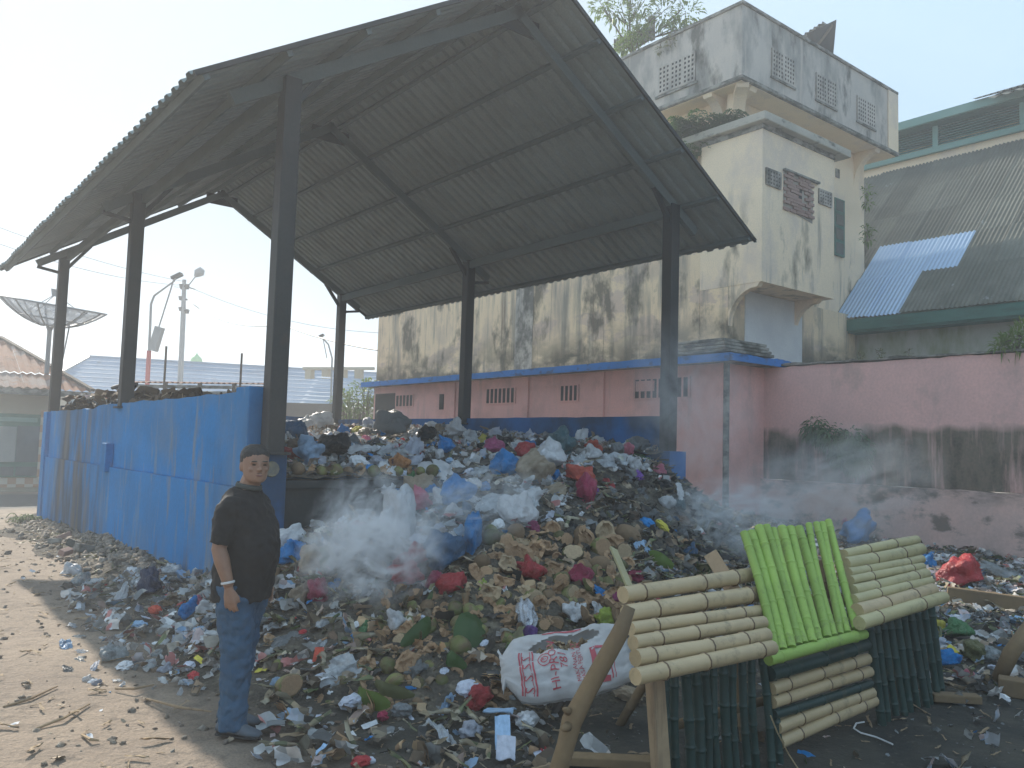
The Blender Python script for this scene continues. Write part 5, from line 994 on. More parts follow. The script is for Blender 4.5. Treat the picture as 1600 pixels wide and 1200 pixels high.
ITEMS = [ # kind, colour, px, py, size, label, aspect, landmark phrase or None
('bag','bright blue',439,660,18,'bright blue bag behind the big front post, at the top left of the heap',1,None),
('lump','steel blue',462,686,30,'steel blue full bag just right of the big front post',1,'steel blue bag by the front post'),
('bag','white',477,674,24,'white knotted bag above the steel blue bag by the front post',1,None),
('lump','pale blue',480,722,44,'large pale blue bag above the row of coconuts',.8,'large pale blue bag'),
('lump','black',519,716,46,'large black bag right of the large pale blue bag',.9,'large black bag'),
('lump','red',454,718,22,'small red bag left of the large pale blue bag',1,None),
('bag','bright blue',537,679,16,'small bright blue bag in the sunlit part of the bay, leftmost of two',1,None),
('bag','bright blue',595,684,18,'small bright blue bag in the sunlit part of the bay, rightmost of two',1,None),
('crumple','yellow',557,678,18,'crumpled yellow wrapper in the sunlit part of the bay',1,'yellow wrapper in the sunlit bay'),
('crumple','pink',573,692,16,'crumpled pink paper below the yellow wrapper in the sunlit bay',1,None),
('lump','grey',612,684,48,'long grey bag lying across the top of the heap',.6,'long grey bag'),
('bag','black',667,689,26,'black bag with open mouth right of the long grey bag',1,None),
('lump','white',713,686,34,'white oval bag near the second back post',.7,'white oval bag'),
('lump','blue',719,671,30,'blue bag against the low back wall under the second back post',.8,None),
('bag','bright blue',697,707,28,'vivid blue bag below the white oval bag',.8,'vivid blue bag'),
('film','red',611,705,34,'twisted red plastic streak in the middle of the white film',.4,'twisted red plastic'),
('film','white',562,714,66,'broad crumpled white film right of the large black bag',.6,None),
('film','lilac white',645,712,70,'broad lilac white film below the long grey bag',.6,'broad lilac film'),
('lump','beige',758,676,36,'beige full bag by the low back wall right of the second back post',.8,None),
('bag','magenta',771,708,26,'magenta bag above the blue bag in the upper middle of the heap',1,'magenta bag'),
('bag','blue',792,744,42,'blue bag in the upper middle of the heap below the magenta bag',1,'upper middle blue bag'),
('lump','red',820,711,24,'round red bag left of the dark teal bag',1,'round red bag'),
('lump','teal',876,704,38,'dark teal bag near the top of the heap',1,'dark teal bag'),
('bag','white',860,733,48,'big white carrier bag with knotted handles near the top of the heap',.8,'big knotted white bag'),
('lump','blue',838,674,32,'blue bag at the back wall, left of the pink bag',.8,None),
('lump','pink',860,670,18,'pink bag at the back wall, right of a blue bag',1,'pink bag at the back wall'),
('film','olive',915,679,40,'olive plastic sheet at the back wall near the front right post',.6,None),
('lump','bright blue',967,691,30,'shiny blue bag near the front right post',.7,'shiny blue bag by the right post'),
('lump','pink',980,710,19,'round pink bag under the shiny blue bag by the front right post',1,'round pink bag'),
('lump','orange red',927,705,22,'orange red bag left of the round pink bag',.8,None),
('lump','white',922,716,24,'small white bag with red print below the orange red bag',.7,'small white bag with red print'),
('film','green',1000,717,34,'green netting plastic right of the round pink bag',.8,None),
('lump','pink',1030,741,18,'pink ball-shaped bag at the right shoulder of the heap',1,'pink ball-shaped bag'),
('film','grey',975,742,48,'grey translucent sheet draped on the heap left of the pink ball-shaped bag',.7,'grey draped sheet'),
('crumple','purple',997,750,20,'crumpled purple wrapper below the grey draped sheet',1,None),
('lump','orange red',905,757,38,'wide orange red bag on yellow straw in the middle of the heap',.6,'wide orange red bag'),
('film','red',950,763,38,'torn red plastic right of the wide orange red bag',.6,'torn red plastic'),
('lump','crimson',915,782,42,'crimson bag below the wide orange red bag',.5,'crimson bag'),
('crumple','purple',929,772,16,'violet wrapper on top of the crimson bag',1,None),
('lump','bright blue',867,750,18,'small bright blue bag under the big knotted white bag',.8,None),
('lump','beige',830,752,54,'wide beige sack below the big knotted white bag',.6,'wide beige sack'),
('film','white',825,788,64,'long bluish white film below the wide beige sack',.5,'long bluish white film'),
('bag','white',806,818,52,'large white bag with a blue print spot, just above the coconuts',1.1,'large white bag with blue spot'),
('lump','blue',712,783,44,'round blue bag right of the smoke on the white slope',.7,'round blue bag in the smoke'),
('lump','blue',737,858,60,'long blue bag lying level above the coconut pile',.4,'long blue bag'),
('lump','beige',654,778,44,'long beige sack end sticking out above the smoke',.45,'long beige sack end'),
('bag','pink',658,800,38,'pale pink bag below the long beige sack end',.8,None),
('lump','blue',617,782,26,'blue bag half hidden at the top of the smoke',1,None),
('lump','white',622,832,84,'big white sack lying inside the smoke',.5,'big white sack in the smoke'),
('bag','bright blue',455,876,36,'vivid blue bag under the white bag right of the man',1,'vivid blue bag by the man'),
('lump','white',451,858,42,'white bag right of the man, on the vivid blue bag',.7,'white bag by the man'),
('film','red',487,858,30,'red twisted strip right of the white bag by the man',.35,None),
('bag','blue',431,848,18,'small blue bag beside the sleeve of the man',1,None),
('lump','beige',490,890,42,'crumpled beige bag left of the smoke base',.8,'crumpled beige bag'),
('lump','red',648,888,46,'red cloth bundle right of the smoke base',1,'red cloth bundle'),
('lump','red',635,910,40,'dull red sagging bag under the red cloth bundle',.8,None),
('lump','steel blue',690,880,52,'dark blue cloth right of the red cloth bundle',.8,'dark blue cloth'),
('sheet','beige',733,888,40,'torn beige carton flap right of the dark blue cloth',.9,'torn beige carton'),
('lump','red',706,926,38,'red net bag below the dark blue cloth',.9,'red net bag'),
('lump','crimson',680,918,26,'crimson bag between the red cloth bundle and the red net bag',.9,None),
('film','lime',750,930,44,'lime yellow plastic strip right of the red net bag',.6,'lime yellow plastic'),
('lump','red',827,907,42,'red bag lying on a green coconut in the coconut pile',.7,'red bag on a coconut'),
('bag','crimson',907,911,34,'bright crimson bag at the right of the coconut pile',.8,'bright crimson bag'),
('lump','crimson',994,909,22,'dark red bag just above the left bamboo eave',.9,None),
('film','bright blue',944,938,54,'blue plastic sheet hanging down left of the bamboo screen',.5,'blue plastic left of the screen'),
('lump','magenta',966,943,18,'small magenta bag touching the left bamboo eave',1,None),
('crumple','foil',822,979,54,'crumpled silver foil with blue print above the feed sack',.5,'silver foil'),
('lump','purple',828,1000,22,'purple wrapper between the silver foil and the feed sack',.8,None),
('lump','white',898,972,34,'torn white packet above the feed sack',.8,None),
('film','white',937,968,46,'curved white plastic holding a lime bag behind the feed sack',.6,None),
('lump','lime',946,975,26,'lime green bag in the curved white plastic',1,None),
('lump','lime',979,1026,28,'lime green bag right of the feed sack, at the screen edge',.9,None),
('lump','red',750,1104,38,'crumpled red bag below the left end of the feed sack',.9,'crumpled red bag'),
('crumple','lilac white',730,1086,32,'crumpled lilac white paper above the crumpled red bag',1,None),
('film','pale blue',697,1112,60,'pale blue torn sheet left of the crumpled red bag',.35,'pale blue torn sheet'),
('sheet','pale blue',779,1132,62,'long pale blue board piece below the feed sack',.28,'long pale blue board'),
('sheet','pale blue',785,1166,60,'rectangular pale blue board on the ground, middle of three',.55,'rectangular pale blue board'),
('sheet','lilac white',790,1188,58,'broken whitish foam board at the bottom edge',.7,'broken foam board'),
('crumple','white',823,1138,38,'crumpled white packet right of the long pale blue board',.8,None),
('lump','lilac white',735,1152,30,'round white bag on the ground left of the pale blue boards',1,'round white bag on the ground'),
('film','film_white',690,1156,66,'clear film trailing left from the round white bag on the ground',.4,None),
('film','red',858,1186,38,'red and white torn bag at the bottom edge',.8,'torn red bag at the bottom'),
('crumple','beige',980,1100,46,'crumpled pale paper left of the pale bamboo-screen post',.4,None),
('film','film_white',535,1062,70,'big clear plastic bag standing in front of the heap',1,'big clear bag'),
('sheet','orange red',497,1031,24,'red and yellow packet above the big clear bag',.8,'red and yellow packet'),
('film','green',570,991,38,'green plastic bag above the big clear bag',.8,'green plastic bag'),
('film','white',586,976,38,'white plastic dish-shaped film above the green plastic bag',.4,None),
('lump','white',617,979,28,'small white bag right of the green plastic bag',.8,None),
('cut coconut','',450,1088,48,'pale cut coconut lying at the foot of the heap by the man',.8,'pale cut coconut by the man'),
('sheet','yellow',409,1053,20,'pale yellow disc beside the leg of the man',.9,None),
('sheet','tan',456,1160,34,'square tan board on the ground right of the shoes',.9,'square tan board'),
('sheet','bright blue',576,1164,30,'bright blue strip with print on the dark ground',.25,'bright blue strip'),
('sheet','pale blue',498,1183,30,'blue and white wrapper on the ground near the bottom edge',.5,'blue and white wrapper'),
('crumple','crimson',598,1128,26,'red and white snack wrapper at the toe of the heap',.6,'red snack wrapper'),
('crumple','grey',627,1122,34,'grey white crumpled paper right of the red snack wrapper',.8,None),
('crumple','lilac white',548,1108,36,'blue-white crumpled paper below the big clear bag',.8,None),
('bottle','bright blue',640,1084,24,'small bright blue bottle right of the lime fruit',1,None),
('coconut','',617,1074,28,'pale lime fruit left of the small blue bottle',.8,'lime fruit'),
('lump','grey',652,1056,26,'grey crumpled tall bag above the small blue bottle',1.4,None),
('lump','bright blue',522,925,22,'bright blue bag just below the smoke',.8,'blue bag below the smoke'),
('lump','crimson',497,936,34,'dark red net bag left of the blue bag below the smoke',.7,None),
('lump','beige',470,942,32,'beige bag left of the dark red net bag',.7,None),
('film','blue',410,948,34,'blue plastic sheet right behind the waist of the man',.8,None),
('sheet','red',456,975,16,'small red and white packet in the debris right of the jeans',.7,'small red packet'),
('sheet','white',541,953,14,'small white scrap of plastic below the smoke',.5,None),
('sheet','brown',520,1000,20,'flat brown packet above the red and yellow packet',.7,None),
('film','film_white',223,912,52,'clear plastic sheet puffed up by the foot of the blue wall',.5,'clear puffed sheet'),
('film','white',143,915,36,'white plastic sheet at the far left end of the litter strip',.5,'leftmost white sheet'),
('film','white',190,935,44,'flattened white bag in the litter strip below the clear puffed sheet',.5,'flattened white bag'),
('lump','dark blue',233,930,46,'dark blue flat bag in the litter strip',.4,'dark blue flat bag'),
('lump','bright blue',297,964,34,'bright blue bag left of the jeans of the man',.4,'bright blue bag left of the man'),
('crumple','orange red',242,960,22,'small orange red packet left of the bright blue bag',.6,'orange red packet'),
('lump','pink',308,948,18,'pale pink bag above the bright blue bag left of the man',.8,None),
('lump','white',322,962,28,'white bag touching the jeans of the man',.7,None),
('film','white',152,980,34,'pointed white plastic on the dirt at the left',.6,'pointed white plastic'),
('film','film_white',293,1003,46,'big clear film bag left of the knees of the man',.6,'clear bag left of the knees'),
('sheet','yellow',313,1042,30,'flattened yellow and red wrapper left of the knees of the man',.35,'flattened yellow wrapper'),
('lump','red',1503,912,52,'big dusty red bag right of the bamboo screen',.8,'big dusty red bag'),
('lump','blue',1447,886,24,'blue bag behind the right bamboo eave',.9,None),
('lump','blue',1340,848,60,'large blue bag behind the right bamboo eave, by the mossy wall',.5,'large blue bag behind the eave'),
('lump','pink',1325,832,26,'faded pink bag on top of the large blue bag behind the eave',.5,None),
('lump','yellow',1463,990,24,'round yellow bag right of the bamboo screen',1,'round yellow bag'),
('lump','green',1494,998,34,'dull green ball beside the round yellow bag',.9,None),
('lump','bright blue',1482,1042,32,'bright blue bag low at the right of the bamboo screen',.5,'blue bag right of the screen'),
('lump','pink',1513,1064,18,'small pink bag near the dark ground at the right',.8,'small pink bag'),
('lump','olive',1522,1032,36,'dark olive bag above the small pink bag',.8,None),
('film','film_grey',1570,908,84,'huge cloudy plastic sheet against the boundary wall at the right edge',.5,'huge cloudy sheet'),
('film','white',1530,962,46,'white packaging in the rubbish at the right',.5,None),
('film','white',1567,1008,36,'white plastic beside the slanting log',.6,None),
('sheet','yellow',1493,1025,24,'flat yellow packet above the blue bag right of the screen',.5,None),
('film','white',1060,781,56,'flattened white bag on the burnt right slope',.4,'flattened bag on the burnt slope'),
('lump','white',1042,793,22,'small white bag below the flattened bag on the burnt slope',.8,None),
('crumple','yellow',1035,830,24,'crumpled yellow bag on the burnt right slope',.9,'yellow bag on the burnt slope'),
('crumple','blue',1012,824,22,'crumpled dark blue bag left of the yellow bag on the burnt slope',.8,None),
('film','pale blue',1003,862,44,'pale blue plastic sheet above the left bamboo eave',1,'pale blue sheet'),
('lump','teal',1062,798,20,'dim teal bag on the burnt right slope',.8,None),
('crumple','yellow',970,720,10,'tiny yellow scrap near the round pink bag',.8,None),
]
used = set()
for it in ITEMS:
    k, c, x, y, s_, lab, asp, lm = it
    drop(k, c, x, y, s_ * 1.05, lab, asp, matt=(k in ('sheet', 'crumple')), mats=([M['foil']] if c == 'foil' else None)); used.add(lab)
    if lm: LM.append((x, y, lm))
    used_px = None
LM += [(660, 748, 'sooty front ledge'), (366, 900, 'man'), (985, 1000, 'left bamboo eave'), (885, 1040, 'feed sack'), (590, 900, 'base of the smoke')]
def autolabel(adj, noun, px, py):
    c = sorted(LM, key=lambda l: (l[0] - px) ** 2 + (l[1] - py) ** 2)
    for (lx, ly, ph) in c[:7]:
        dx, dy = px - lx, py - ly; dist = math.hypot(dx, dy); a = math.degrees(math.atan2(-dy, dx)) % 360
        dr = ['right of', 'above and right of', 'above', 'above and left of', 'left of', 'below and left of', 'below', 'below and right of'][int((a + 22.5) // 45) % 8]
        near = 'close ' if dist < 34 else ('' if dist < 90 else 'well ')
        lab = f'{adj} {noun} {near}{dr} the {ph}'
        if lab not in used and len(lab.split()) <= 16: used.add(lab); return lab
    for w2 in ('further ', 'furthest '):
        lab = f'{adj} {noun} {w2}{dr} the {ph}'
        if lab not in used and len(lab.split()) <= 16: used.add(lab); return lab
    return None
occ = [(i[2], i[3], i[4]) for i in ITEMS if i[0] not in ('film',)] + [(885, 1035, 150), (830, 1050, 100), (940, 1040, 110)]
def pick(w):
    r = rnd.random() * sum(x[1] for x in w)
    for k, v in w:
        r -= v
        if r <= 0: return k
    return w[-1][0]
wW = [('white', 8), ('lilac white', 4.5), ('beige', 2.2), ('grey', 2), ('pale blue', .8), ('blue', .8), ('steel blue', .6), ('red', .5), ('pink', .4), ('black', .9), ('green', .35), ('brown', 1.2), ('orange', .2), ('yellow', .25), ('magenta', .2)]
wD = [('grey', 3), ('black', 4), ('brown', 3), ('beige', 1), ('white', 1.4), ('steel blue', .8), ('red', .3), ('olive', 1), ('blue', .3)]
wP = [('white', 3), ('lilac white', 3), ('pale blue', 1), ('beige', 2), ('grey', 2), ('red', .4), ('blue', .3), ('brown', 1)]
REG = [((600, 738, 880, 852), 12, [('film', 1)], [('white', 5), ('lilac white', 3), ('beige', 2), ('film_white', 3)], (44, 86)), ((445, 676, 980, 732), 14, [('film', 1)], [('white', 5), ('lilac white', 3), ('film_white', 3), ('grey', 1)], (38, 70)),
 ((412, 930, 600, 1090), 7, [('film', 1)], [('white', 2), ('film_white', 3), ('beige', 2), ('grey', 1)], (34, 56)), # (x0,y0,x1,y1), count, kinds, colours, size range
((436, 664, 1010, 736), 150, [('lump', 3), ('bag', 2), ('film', 3), ('crumple', 3)], wW, (14, 34)),
((610, 736, 880, 850), 88, [('lump', 3), ('bag', 2), ('film', 3), ('crumple', 2)], wW, (18, 46)),
((870, 735, 1110, 870), 50, [('lump', 2), ('film', 3), ('crumple', 3)], wD, (12, 28)),
((412, 850, 640, 1100), 70, [('lump', 1), ('film', 3), ('crumple', 4), ('sheet', 2)], wP + [('brown', 3), ('olive', 1)], (11, 28)),
((100, 895, 330, 1085), 62, [('film', 6), ('crumple', 2), ('lump', 1), ('sheet', 1)], [('white', 4), ('film_white', 4), ('film_grey', 3), ('grey', 2), ('lilac white', 2), ('pale blue', .8), ('beige', 1), ('red', .2)], (14, 40)),
((400, 1100, 900, 1196), 34, [('film', 2), ('crumple', 3), ('sheet', 3)], wP, (10, 30)),
((1440, 885, 1600, 1075), 46, [('film', 4), ('crumple', 3), ('lump', 1), ('sheet', 1)], wP + [('film_grey', 2), ('green', .6)], (12, 34)),
((1150, 820, 1440, 880), 16, [('film', 3), ('crumple', 2)], wD, (10, 22)),
((620, 950, 960, 1110), 20, [('film', 2), ('crumple', 3), ('lump', 1)], wP, (12, 24)),
]
NOUN = {'bag': 'knotted plastic bag', 'lump': 'filled plastic bag', 'film': 'plastic film', 'sheet': 'flat scrap', 'crumple': 'crumpled wrapper', 'coconut': 'whole coconut', 'cut coconut': 'cut coconut', 'husk': 'coconut husk', 'bottle': 'bottle'}
def scatter_things(reg, n, kinds, cols, sz, k_over=.55):
    x0, y0, x1, y1 = reg; done = 0; tries = 0
    while done < n and tries < n * 30:
        tries += 1; px, py = rnd.uniform(x0, x1), rnd.uniform(y0, y1); s_ = rnd.uniform(*sz) * (1 if rnd.random() < .7 else .75)
        if any((px - a) ** 2 + (py - b) ** 2 < (k_over * .5 * (s_ + c)) ** 2 for a, b, c in occ): continue
        if 318 < px < 412 and 690 < py < 1150: continue
        k = pick(kinds); c = pick(cols) if cols else ''
        P = hit(px, py)
        if P.x > 13.0 or P.z > 2.3 or (c.startswith('film') and k not in ('film', 'lump')): continue
        if P.y > 7.3 and P.x > 2.8 and P.x < 8.8 and P.y < 7.6 and P.z < 1.2: continue
        sw_ = 'small' if s_ < 18 else ('medium' if s_ < 27 else 'large')
        if k in ('husk', 'coconut', 'cut coconut'):
            out = 'green' if (k != 'husk' or rnd.random() < .3) and rnd.random() < .8 else 'brown'
            mats = [M['h_' + out]] + ([M['h_in'] if rnd.random() < .8 else M['h_pale']] if k != 'coconut' else [])
            lab = autolabel(f'{sw_} {out}', NOUN[k], px, py)
            if lab: drop(k, c, px, py, s_, lab, rnd.uniform(.8, 1.1), mats=mats, lift=rnd.uniform(.05, .3), group='coconuts and husks in the heap')
        else:
            cn = {'film_white': 'clear', 'film_grey': 'cloudy grey'}.get(c, c); lab = autolabel(f'{sw_} {cn}', NOUN[k], px, py)
            if lab: drop(k, c, px, py, s_, lab, rnd.uniform(.55, 1), matt=k in ('sheet', 'crumple'), lift=rnd.uniform(.05, .25), group=f'{CATS[k]}s in the heap')
        if lab: occ.append((px, py, s_)); done += 1
hk = [('husk', 6), ('coconut', 1.1), ('cut coconut', 1.4)]
# the row of coconuts along the sooty ledge
x = 453
while x < 705:
    s_ = rnd.uniform(17, 26); k = pick([('coconut', 4), ('cut coconut', 1), ('husk', 1)]); P = hY(x + s_ / 2, 741, 7.56); P.z = 1.33
    if x < 480: P.z = 1.35
    out = 'brown' if rnd.random() < .4 else 'green'
    lab = f'{out} {NOUN[k]} in the row along the sooty ledge, ' + ('at its left end' if x < 480 else 'below the large black bag' if 500 < x < 525 else f'{["left", "middle", "right"][min(2, int((x - 480) / 75))]} stretch, ' + ['bigger', 'smaller'][int(s_ < 21.5)] + ' one')
    lab = lab if lab not in used else autolabel(out, NOUN[k] + ' of the ledge row', x, 741); used.add(lab)
    drop(k, '', x, 741, s_, lab, 1, lift=0, P=P, mats=[M['h_' + out]] + ([M['h_in']] if k != 'coconut' else []), group='coconuts on the ledge'); x += s_ * .92
scatter_things((735, 836, 985, 985), 110, hk, None, (24, 50), .42)
scatter_things((590, 950, 800, 1110), 92, [('husk', 6), ('coconut', .8), ('cut coconut', .8)], None, (18, 42), .42)
scatter_things((420, 1000, 600, 1100), 14, hk, None, (18, 36), .5)
scatter_things((960, 840, 1100, 900), 8, hk, None, (16, 28), .5)
for r in REG: scatter_things(*r)
# ------------------------------------------------------------------ feed sack
SA, SB = hit(790, 1082), hit(985, 1058)
scn = hD(885, 1040, 4.95); sx1 = (hD(985, 1035, 4.95) - hD(785, 1068, 4.95)); SL = sx1.length; sx1.normalize()
sn = (Vector((0, 0, 1)) * .75 - Vector((AF.x, AF.y, 0)).normalized() * .75); sn = (sn - sx1 * sn.dot(sx1)).normalized(); sy1 = sn.cross(sx1)
SWd = 108 / FPX * 4.95
def sackp(u, v, side=1):
    """u,v in -1..1"""
    e = (1 - abs(u) ** 3.2) ; f_ = (1 - abs(v) ** 2.6); wv = 1 - .16 * (abs(u) ** 4) - (.45 * max(0, (-u - .74) / .2) if u > -.94 else .45 - .3 * (-u - .94) / .06) + .06 * noise.noise(Vector((u * 2, 0, 3)))
    h = .088 * max(0, e) ** .5 * max(0, f_) ** .5 * (1 + .5 * noise.noise(Vector((u * 1.9, v * 1.6, side)))) + .016 * ridge(Vector((u * 4, v * 3, side * 3))) * e + .006 * ridge(Vector((u * 11, v * 8, side)))
    if side < 0: h = -h * .6
    return scn + sx1 * (u * SL / 2 * 1.02 + .012 * noise.noise(Vector((v * 4, u * 3, 1)))) + sy1 * (v * wv * SWd / 2 * 1.05 + .02 * noise.noise(Vector((u * 3, v, 9))) + .03 * u * u) + sn * h
fsk = thing('feed_sack', 'white torn feed sack with red print lying at the foot of the heap', 'sack', tuple(scn))
def hole(u, v): return ((u - .02) / .52) ** 2 + ((v - .50 - .1 * u) / .24) ** 2 < 1 + .25 * noise.noise(Vector((u * 6, v * 6, 0)))
mb = MB(); nu, nv = 60, 36; g = {}
for side in (1, -1):
    for i in range(nu + 1):
        for j in range(nv + 1): g[(side, i, j)] = len(mb.v); mb.v.append(tuple(sackp(2 * i / nu - 1, 2 * j / nv - 1, side)))
    for i in range(nu):
        for j in range(nv):
            if side > 0 and hole(2 * (i + .5) / nu - 1, 2 * (j + .5) / nv - 1): continue
            mb.f.append((g[(side, i, j)], g[(side, i + 1, j)], g[(side, i + 1, j + 1)], g[(side, i, j + 1)])); mb.mi.append(0)
M['sack'] = pmat('woven_sack', (.60, .58, .56), .6, 0, 4, .5, .004, trans=.15, bsc=16); M['sackprint'] = pmat('sack_red_print', (.52, .10, .12), .6, 0, 4, 0)
mb.build('sack_body', M['sack'], fsk, smooth=True, fix=False)
def sackpatch(quads, name='print', tol=10):
    mb = MB()
    for (u0, v0, u1, v1) in quads:
        n = max(1, int(abs(u1 - u0) * tol)); k = max(1, int(abs(v1 - v0) * tol)); b0 = len(mb.v)
        for i in range(n + 1):
            for j in range(k + 1): mb.v.append(tuple(sackp(u0 + (u1 - u0) * i / n, v0 + (v1 - v0) * j / k) + sn * .004))
        for i in range(n):
            for j in range(k): a = b0 + i * (k + 1) + j; mb.f.append((a, a + k + 1, a + k + 2, a + 1)); mb.mi.append(0)
    mb.build(name, M['sackprint'], fsk, fix=False)
def sacktext(s_, u, v, size, rot=90, name='lettering'):
    c = bpy.data.curves.new('t', 'FONT'); c.body = s_; c.size = 1; c.align_x = 'LEFT'; c.resolution_u = 2; o = bpy.data.objects.new('t', c); COL.objects.link(o)
    me = o.to_mesh(); bm = bmesh.new(); bm.from_mesh(me); bmesh.ops.subdivide_edges(bm, edges=bm.edges, cuts=1); vs_ = [v_.co.copy() for v_ in bm.verts]; fs = [tuple(x.index for x in f.verts) for f in bm.faces]; bm.free(); bpy.data.objects.remove(o)
    ku = 2 / SL; kv = 2 / SWd; out = []
    ca, sa = math.cos(R(rot)), math.sin(R(rot))
    for p in vs_: x_, y_ = p.x * size, p.y * size * 1; xx, yy = x_ * ca - y_ * sa, x_ * sa + y_ * ca; out.append(sackp(max(-1, min(1, u + xx * ku)), max(-1, min(1, v + yy * kv))) + sn * .005)
    MB().add(out, fs).build(name, M['sackprint'], fsk, fix=False)
sacktext('HI-PRO-V', -.12, -.86, .072); sacktext('781', .02, -.32, .066); sacktext('MAKANAN AY', .17, -.70, .036); sacktext('MASA PERTUM', .25, -.72, .036)
for q_ in [(-.70, -.9, -.675, .35), (-.66, -.9, -.645, .35), (-.50, -.9, -.475, .35), (-.535, -.9, -.525, .35)]: sackpatch([q_], 'border_band')
for k in range(4): sacktext('S', -.52, -.85 + k * .3, .075, 90, 'swirl_emblem')
mbr = MB()
def sackring(cu, cv, ru, rv, w, name):
    mb = MB(); n = 24
    for i in range(n + 1):
        a = math.tau * i / n
        for q in (1, 1 - w): mb.v.append(tuple(sackp(cu + ru * q * math.cos(a), cv + rv * q * math.sin(a)) + sn * .005))
    for i in range(n): mb.f.append((2 * i, 2 * i + 2, 2 * i + 3, 2 * i + 1)); mb.mi.append(0)
    mb.build(name, M['sackprint'], fsk, fix=False)
sackring(-.31, -.02, .105, .21, .12, 'round_emblem'); sackring(-.31, -.02, .06, .12, .25, 'round_emblem'); sacktext('P', -.285, -.06, .045, 90, 'round_emblem')
for q_ in [(.38, -.86, .46, .10), (.464, -.86, .62, -.72), (.464, .02, .60, .12), (.64, -.8, .66, .1), (.69, -.8, .70, .05), (.50, -.55, .56, -.46), (.53, -.45, .58, -.26), (.49, -.25, .60, -.15), (-.28, .84, .30, .90)]: sackpatch([q_], 'print_panel')
for i in range(9):
    P = sackp(rnd.uniform(-.35, .4), rnd.uniform(.35, .62), 1) - sn * .05
    drop('husk', '', 0, 0, rnd.uniform(22, 34), f'{["dull","dark","ragged","curled","pale","broad","thin","split","round"][i]} coconut husk inside the torn opening of the feed sack', .9, lift=0, P=P, mats=[M['h_brown'], M['h_pale']], group='husks inside the feed sack')
# ------------------------------------------------------------------ leaves
def bigleaf(a, b, w, label, mat, zl=.08):
    a = hit(*a) + Vector((0, 0, zl)); b = hit(*b) + Vector((0, 0, zl)); d = b - a; s_ = d.cross(-AF).normalized(); n_ = s_.cross(d).normalized(); mb = MB(); k = 12; vs_ = []
    for i in range(k + 1):
        t = i / k; ww = w * math.sin(math.pi * min(1, t * .92 + .06)) ** .6 * d.length; c_ = a + d * t + n_ * .05 * math.sin(t * 4)
        for q in (-1, -.5, 0, .5, 1): vs_.append(c_ + s_ * q * ww + n_ * (-.25 * ww * abs(q) + .02 * noise.noise(Vector((t * 9, q * 3, 0)))))
    tag(mb.add(vs_, [(i * 5 + j, i * 5 + j + 1, i * 5 + j + 6, i * 5 + j + 5) for i in range(k) for j in range(4)]).build('banana_leaf', mat, smooth=True), label, 'leaf')
bigleaf((742, 978), (722, 1030), .26, 'broad dark green banana leaf piece hanging on the husk slope', M['leaf'])
bigleaf((672, 985), (632, 1025), .16, 'long green banana leaf strip left of the broad leaf piece', M['leaf']); bigleaf((700, 1040), (722, 1062), .3, 'small dark green leaf below the broad banana leaf', M['leaf'])
bigleaf((560, 1100), (600, 1125), .18, 'pale green leaf blade at the toe of the heap below the clear bag', M['leaf2']); bigleaf((585, 1085), (640, 1110), .14, 'olive leaf sheath left of the crumpled red bag', M['leaf3']); bigleaf((1052, 900), (1012, 875), .2, 'curved yellow green leaf above the left bamboo eave', M['leaf2'])
# ------------------------------------------------------------------ loose litter nobody could count
def patch_tmpl(n, f, seed, asp=.7):
    vs_ = []; o = Vector((seed * 3.3, 1, seed))
    for i in range(n + 1):
        for j in range(n + 1):
            u, v = 2 * i / n - 1, 2 * j / n - 1; q = Vector((u, v, 0)); vs_.append((u * .5 + .15 * noise.noise(q + o), v * asp * .5 + .15 * noise.noise(q * 1.3 - o), f * ridge(q * 1.4 + o) * .5))
    return np.array(vs_), np.array([(i * (n + 1) + j, (i + 1) * (n + 1) + j, (i + 1) * (n + 1) + j + 1, i * (n + 1) + j + 1) for i in range(n) for j in range(n)])
T_SCR = [patch_tmpl(4, .45, s_) for s_ in range(6)]; T_STR = [patch_tmpl(4, .2, s_ + 9, .10) for s_ in range(4)]; T_CHIP = []
for s_ in range(5):
    v, f = patch_tmpl(3, .1, s_ + 30, .75); v[:, 2] += -.9 * (v[:, 0] ** 2) + .1; b = v.copy(); b[:, 2] -= .10; T_CHIP.append((np.vstack([v, b]), np.vstack([f, f[:, ::-1] + len(v)])))
def littermat(name, cols, rough=.7, cell=11, trans=.15):
    m_, n, p = newmat(name); v = coord(n); vo = nd(n, 'ShaderNodeTexVoronoi'); vo.inputs['Scale'].default_value = cell; n.links.new(v, vo.inputs['Vector'])
    sp = nd(n, 'ShaderNodeSeparateColor'); n.links.new(vo.outputs['Color'], sp.inputs[0]); cr = nd(n, 'ShaderNodeValToRGB'); cr.color_ramp.interpolation = 'CONSTANT'; k = len(cols)
    while len(cr.color_ramp.elements) < k: cr.color_ramp.elements.new(.5)
    for i, c in enumerate(cols): e = cr.color_ramp.elements[i]; e.position = i / k; e.color = (*c, 1)
    n.links.new(sp.outputs[0], cr.inputs[0]); c = mixc(n, ramp(n, noisef(n, v, 9, 5), .35, .7, 0, .5), cr.outputs[0], (.12, .10, .08))
    h = nd(n, 'ShaderNodeHueSaturation'); n.links.new(c, h.inputs['Color']); n.links.new(ramp(n, sp.outputs[1], 0, 1, .55, 1.25), h.inputs['Value'])
    n.links.new(h.outputs[0], p.inputs['Base Color']); p.inputs['Roughness'].default_value = rough; bump(n, p, noisef(n, v, 45, 4), .5, .006)
    t = nd(n, 'ShaderNodeBsdfTranslucent'); n.links.new(h.outputs[0], t.inputs[0]); mx = nd(n, 'ShaderNodeMixShader'); mx.inputs[0].default_value = trans; n.links.new(p.outputs[0], mx.inputs[1]); n.links.new(t.outputs[0], mx.inputs[2]); n.links.new(mx.outputs[0], n.nodes['Material Output'].inputs['Surface']); return m_
